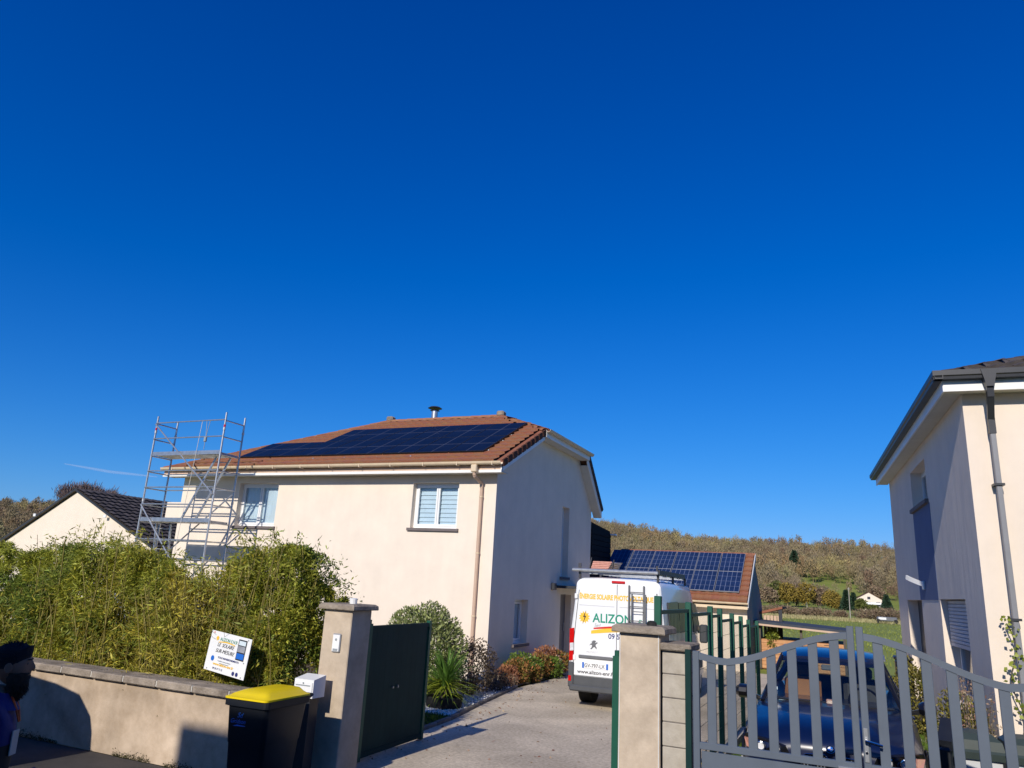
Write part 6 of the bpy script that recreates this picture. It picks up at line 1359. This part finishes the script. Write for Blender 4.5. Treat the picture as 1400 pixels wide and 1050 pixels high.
for px_, D, h, r, m, lb in ((1052, 262, 6.5, 3.0, 'brown_bush', 'brown leafless tree at the wood edge above the shed roof left end'), (1064, 290, 9.5, 3.6, 'green_tree', 'olive green tree at the wood edge, left group'), (1078, 285, 9, 3.4, 'yellow_tree', 'yellow tree below the lone hillside conifer'), (1092, 292, 9, 3.4, 'brown_bush', 'brownish tree below and right of the lone conifer'), (1104, 286, 9.5, 3.2, 'yellow_tree', 'yellow birch-like tree with pale trunk at the wood edge'), (1120, 290, 8, 3.0, 'brown_bush', 'bare tree left of the round yellow tree'), (1137, 275, 6.6, 3.2, 'yellow_tree', 'round yellow tree left of the bluish firs'), (1148, 268, 4.5, 1.8, 'yellow_tree', 'small yellow-green tree beside the bluish firs'), (1178, 262, 4.2, 1.7, 'green_tree', 'olive bush-like tree in front of the far white house'), (1194, 262, 2.3, 1.9, 'green_tree', 'low green tree below the far house wall'), (1030, 285, 7.5, 3.4, 'brown_bush', 'brown tree just right of the garage gable'), (1200, 330, 8, 3.6, 'brown_bush', 'brown tree behind the right side of the far white house')):
    k += 1; far_tree('autumn_tree', lb, px_, 836, D, h, r, m, 1500, .75, 30+k, 'autumn trees along the foot of the hill', 'birch' if k in (5, 6) else 'bark')
# bushes in the meadow
k = 0
for px_, D, h, r in ((1054, 132, 1.0, 1.7), (1067, 126, 1.25, 2.0), (1079, 122, 1.15, 1.7), (1106, 118, 1.05, 1.7), (1120, 118, 1.2, 1.9), (1150, 120, .9, .8), (1186, 114, 1.4, 1.9), (1202, 110, 1.7, 2.2), (1220, 108, 1.9, 2.4)):
    p = at(px_, 840, D); k += 1
    lb = ['behind the lean-to post', 'left end of the brown row', 'second in the brown row', 'middle of the meadow row', 'last before the gap', 'alone left of the power pole', 'right of the power pole', 'below the far white house', 'beside the grey house corner'][k-1]
    shrub('meadow_bush', 'leafless brown bush in the meadow, '+lb, 'bush', (p.x, p.y, h*.45), (r, r, h*.55), 'brown_bush', 1500, .55, .10, seed=50+k, stems=False, shell=.2, group='brown bushes across the meadow', mod=.7)
# far house
p = at(1189, 831, 300); FH = thing('far_house', 'small cream house with brown roof at the foot of the wooded hill', 'house', (p.x, p.y, 1.3), R_(2))
mb = MB(); mb.poly([(-4.8, 0, -1.4), (4.8, 0, -1.4), (4.8, 0, 3.0), (0, 0, 5.7), (-4.8, 0, 3.0)], (0, 9, 0)); part('wall', mb, 'cream2', FH, local=True)
for s in (-1, 1): mb = MB(); mb.poly([(s*5.3, -.4, 2.75), (0, -.4, 5.75), (0, -.4, 5.95), (s*5.3, -.4, 2.95)], (0, 9.8, 0)); part('roof', mb, 'tile_edge', FH, local=True)
for x, z, w_, h_ in ((-.6, 3.0, 1.1, 1.0), (-1.0, .5, 1.6, 1.5), (2.4, .5, 1.5, 1.6)):
    mb = MB(); mb.box(x, x+w_, -.06, .02, z, z+h_); wn = part('window', mb, 'anth', FH, local=True); mb = MB(); mb.box(x-.1, x+w_+.1, -.1, -.06, z-.12, z-.0); part('window_sill', mb, 'white', wn, local=True)
mb = MB(); mb.box(-4.5, 4.5, -1.3, -1.2, 1.1, 1.9); part('balcony_rail', mb, 'white', FH, local=True)
p = at(1163, 849, 108); PO = thing('utility_pole', 'pale wooden utility pole standing alone in the meadow', 'pole', (p.x, p.y, 0)); mb = MB(); mb.bar((p.x, p.y, 0), (p.x, p.y, 4.5), .14, .14, 8, r1=.7); part('pole', mb, 'birch', PO); mb = MB(); mb.bar((p.x-.15, p.y, 4.3), (p.x+.15, p.y, 4.3), .06, .06); part('cross_arm', mb, 'alu_dull', PO)
p = at(1213, 852, 100); CV = thing('farm_trailer', 'small pale trailer parked in the meadow beside the brown bushes', 'trailer', (p.x, p.y, 0)); mb = MB(); mb.cham(p.x-1.2, p.x+1.2, p.y-.7, p.y+.7, .3, .85, .12); part('body', mb, 'vanstrip', CV)
for s in (-1, 1): mb = MB(); mb.bar((p.x+s, p.y-.85, .3), (p.x+s, p.y-.7, .3), .55, .55, 12); part('wheel', mb, 'rubber', CV)
mb = MB(); mb.box(p.x-1.0, p.x-.1, p.y-.73, p.y-.70, .5, .78); part('side_panel', mb, 'white', CV)
M['fieldgrass'] = mat('field_grass_blades', (.18, .22, .035), .8, 0, 1, spec=.1, col2=(.34, .36, .09), island=.3, trans=.2)
M['drygrass'] = mat('straw_grass', (.30, .27, .12), .9, 0, 1, spec=.1, col2=(.42, .36, .19), island=.3)
# meadow grass belt (dry stalks) and field tufts
n = 16000; Dd = rng.uniform(30, 150, n); Lr = rng.uniform(-.05, .62, n)*Dd; P = np.stack([Lr*lx[0]+Dd*hx[0], Lr*lx[1]+Dd*hx[1], np.zeros(n)], 1); D_ = rdir(n)*.4; D_[:, 2] = 1
V, F = leaves(P, D_, rng.uniform(.08, .22, n), .06); tag(npmesh('meadow_grass', V, F, 'fieldgrass', kind='stuff'), 'rough grass tufts across the open meadow', 'grass')
n = 9000; Dd = rng.normal(104, 3.5, n); Lr = rng.uniform(.28, .62, n)*Dd; P = np.stack([Lr*lx[0]+Dd*hx[0], Lr*lx[1]+Dd*hx[1], np.zeros(n)], 1); D_ = rdir(n)*.3; D_[:, 2] = 1
V, F = leaves(P, D_, rng.uniform(.15, .55, n), .07); tag(npmesh('dry_grass', V, F, 'drygrass', kind='stuff'), 'belt of tall dry straw-coloured grass in front of the bushes', 'grass')

# hillside wood: thousands of crowns, one object
def wood(name, label, regions, seed=11):
    r = np.random.default_rng(seed); prot = []
    for k in range(7):
        n = 230; d = r.normal(size=(n, 3)); d /= np.linalg.norm(d, axis=1, keepdims=True); rad = .35+.65*r.random(n)**.7
        fx = [1, .8, .65, .9, .75, .55, 1.05][k]; P = d*np.array([3.0*fx, 3.0*fx, 3.7])*(rad*(.75+.5*vnoise(d+k*2, .5, k)))[:, None]+np.array([0, 0, 6.0])
        D_ = (P-np.array([0, 0, 2.5])); D_ /= np.linalg.norm(D_, axis=1, keepdims=True); D_ = D_+r.normal(size=(n, 3))*.5; L_ = r.uniform(.8, 1.8, n); W_ = r.uniform(.22, .48, n)
        if k in (1, 4): L_ *= 1.1; W_ *= .4
        V, F = leaves(P, D_, L_, W_)
        tv = np.array([(.14*math.cos(a)*s_, .14*math.sin(a)*s_, z) for z, s_ in ((-1, 1), (7, .4)) for a in (0, 2.1, 4.2)]); tf = np.array([(i, (i+1) % 3, 3+(i+1) % 3, 3+i) for i in range(3)])
        prot.append((np.concatenate([V, tv]), np.concatenate([F, tf+len(V)])))
    pts = []
    for L0, L1, D0, D1, sp, cond in regions:
        Lg = np.arange(L0, L1, sp); Dg = np.arange(D0, D1, sp)
        A_, B_ = np.meshgrid(Lg, Dg); A_ = A_.ravel()+r.uniform(-sp*.45, sp*.45, A_.size); B_ = B_.ravel()+r.uniform(-sp*.45, sp*.45, B_.size)
        ok = cond(A_, B_); pts.append(np.stack([A_[ok], B_[ok]], 1))
    pts = np.concatenate(pts); N_ = len(pts); x = pts[:, 0]*lx[0]+pts[:, 1]*hx[0]; y = pts[:, 0]*lx[1]+pts[:, 1]*hx[1]; z = terrain(x, y)
    print('wood trees', N_); VV, FF, CC = [], [], []; off = 0
    patch = vnoise(np.stack([x, y, 0*x], 1)+500, 45, 2)*.6+vnoise(np.stack([x, y, 0*x], 1)+300, 14, 6)*.4
    for i in range(N_):
        V, F = prot[r.integers(0, 7)]; a = r.uniform(0, 6.283); s = r.uniform(.6, 1.3); c_, s_ = math.cos(a), math.sin(a)
        Q = np.stack([V[:, 0]*c_-V[:, 1]*s_, V[:, 0]*s_+V[:, 1]*c_, V[:, 2]*r.uniform(.85, 1.15)], 1)*s+np.array([x[i], y[i], z[i]-.3])
        VV.append(Q); FF.append(F+off); off += len(Q); CC.append(np.full(len(Q), np.clip(.5+(patch[i]-.5)*1.9+r.normal(0, .16), 0, 1)))
    o = npmesh(name, np.concatenate(VV), np.concatenate(FF), 'forest', kind='stuff', attr=np.concatenate(CC)); tag(o, label, 'wood')
def ang(L, D): return L/D
notmeadow = lambda L, D: ~((ang(L, D) > .395) & (ang(L, D) < .475) & (D > 352) & (D < 400) & (np.abs(D-376) < 24))
nothouse = lambda L, D: ~((ang(L, D) > .435) & (ang(L, D) < .53) & (D < 345))
wood('autumn_wood', 'dense brown autumn wood covering the long hillside', [(20, 420, 305, 640, 6.4, lambda L, D: (ang(L, D) > .07) & (ang(L, D) < .60) & notmeadow(L, D) & nothouse(L, D)),
     (-460, -210, 330, 640, 7.5, lambda L, D: (ang(L, D) > -.80) & (ang(L, D) < -.54))])

# faint contrail high above the bungalow
p0 = at(88, 634, 7000); p1 = at(150, 645, 7200); p2 = at(215, 652, 7400)
m = bpy.data.materials.new('contrail_ice'); m.use_nodes = True; N = m.node_tree.nodes; L = m.node_tree.links; b = N['Principled BSDF']; b.inputs['Base Color'].default_value = (1, 1, 1, 1); b.inputs['Alpha'].default_value = .10; b.inputs['Roughness'].default_value = 1; M['contrail'] = m
mb = MB(); pts = []
for i in range(17):
    t = i/16; pts.append(p0.lerp(p1, t*2) if t < .5 else p1.lerp(p2, t*2-1))
secs = []
for i, q in enumerate(pts):
    rr = 6+14*math.sin(math.pi*i/16); secs.append([(q.x, q.y+rr*math.cos(a), q.z+rr*.7*math.sin(a)) for a in [k*math.pi/4 for k in range(8)]])
mb.loft(secs); o = part('contrail', mb, 'contrail'); tag(o, 'faint white aircraft trail in the sky above the bungalow', 'contrail', kind='stuff')

# fallen leaves on the drive and against the kerb
n = 260; P = np.stack([np.where(rng.random(n) < .55, -6.2+np.abs(rng.normal(0, .25, n)), rng.uniform(-6.2, -2.2, n)), rng.uniform(8.3, 20, n), np.full(n, .012)], 1)
P[:, 0] -= np.clip(P[:, 1]-12, 0, 6)*.16*(P[:, 0] < -5.6); D_ = rdir(n); D_[:, 2] *= .15; V, F = leaves(P, D_, rng.uniform(.03, .07, n), rng.uniform(.02, .04, n)); tag(npmesh('fallen_leaves', V, F, 'seed', kind='stuff'), 'scattered dry leaves on the driveway near the stone edging', 'leaves')

# moss and small weeds in the joint between pavement and wall
M['moss'] = mat('dark_moss', (.03, .032, .012), .95, 0, 1, spec=.1, col2=(.07, .07, .025), island=.3)
n = 5200; x = rng.uniform(-14, -6.2, n); k_ = vnoise(np.stack([x, 0*x, 0*x], 1), .35, 8); ok = k_ > .35; x = x[ok]; n = len(x)
P = np.stack([x, 7.138-np.abs(rng.normal(0, .018, n)), np.abs(rng.normal(0, .022, n))*(.4+k_[ok]*1.6)], 1); V, F = leaves(P, rdir(n, .4), rng.uniform(.012, .03, n), rng.uniform(.006, .012, n)); tag(npmesh('moss', V, F, 'moss', kind='stuff'), 'dark moss and tiny weeds along the foot of the low wall', 'moss')
mb = MB(); mb.poly([(.02, .165, 1.20), (.09, .145, 1.20), (.085, .14, 1.34), (.02, .16, 1.34)], (0, .006, 0)); part('badge', mb, 'txt_grey', PS, local=True)
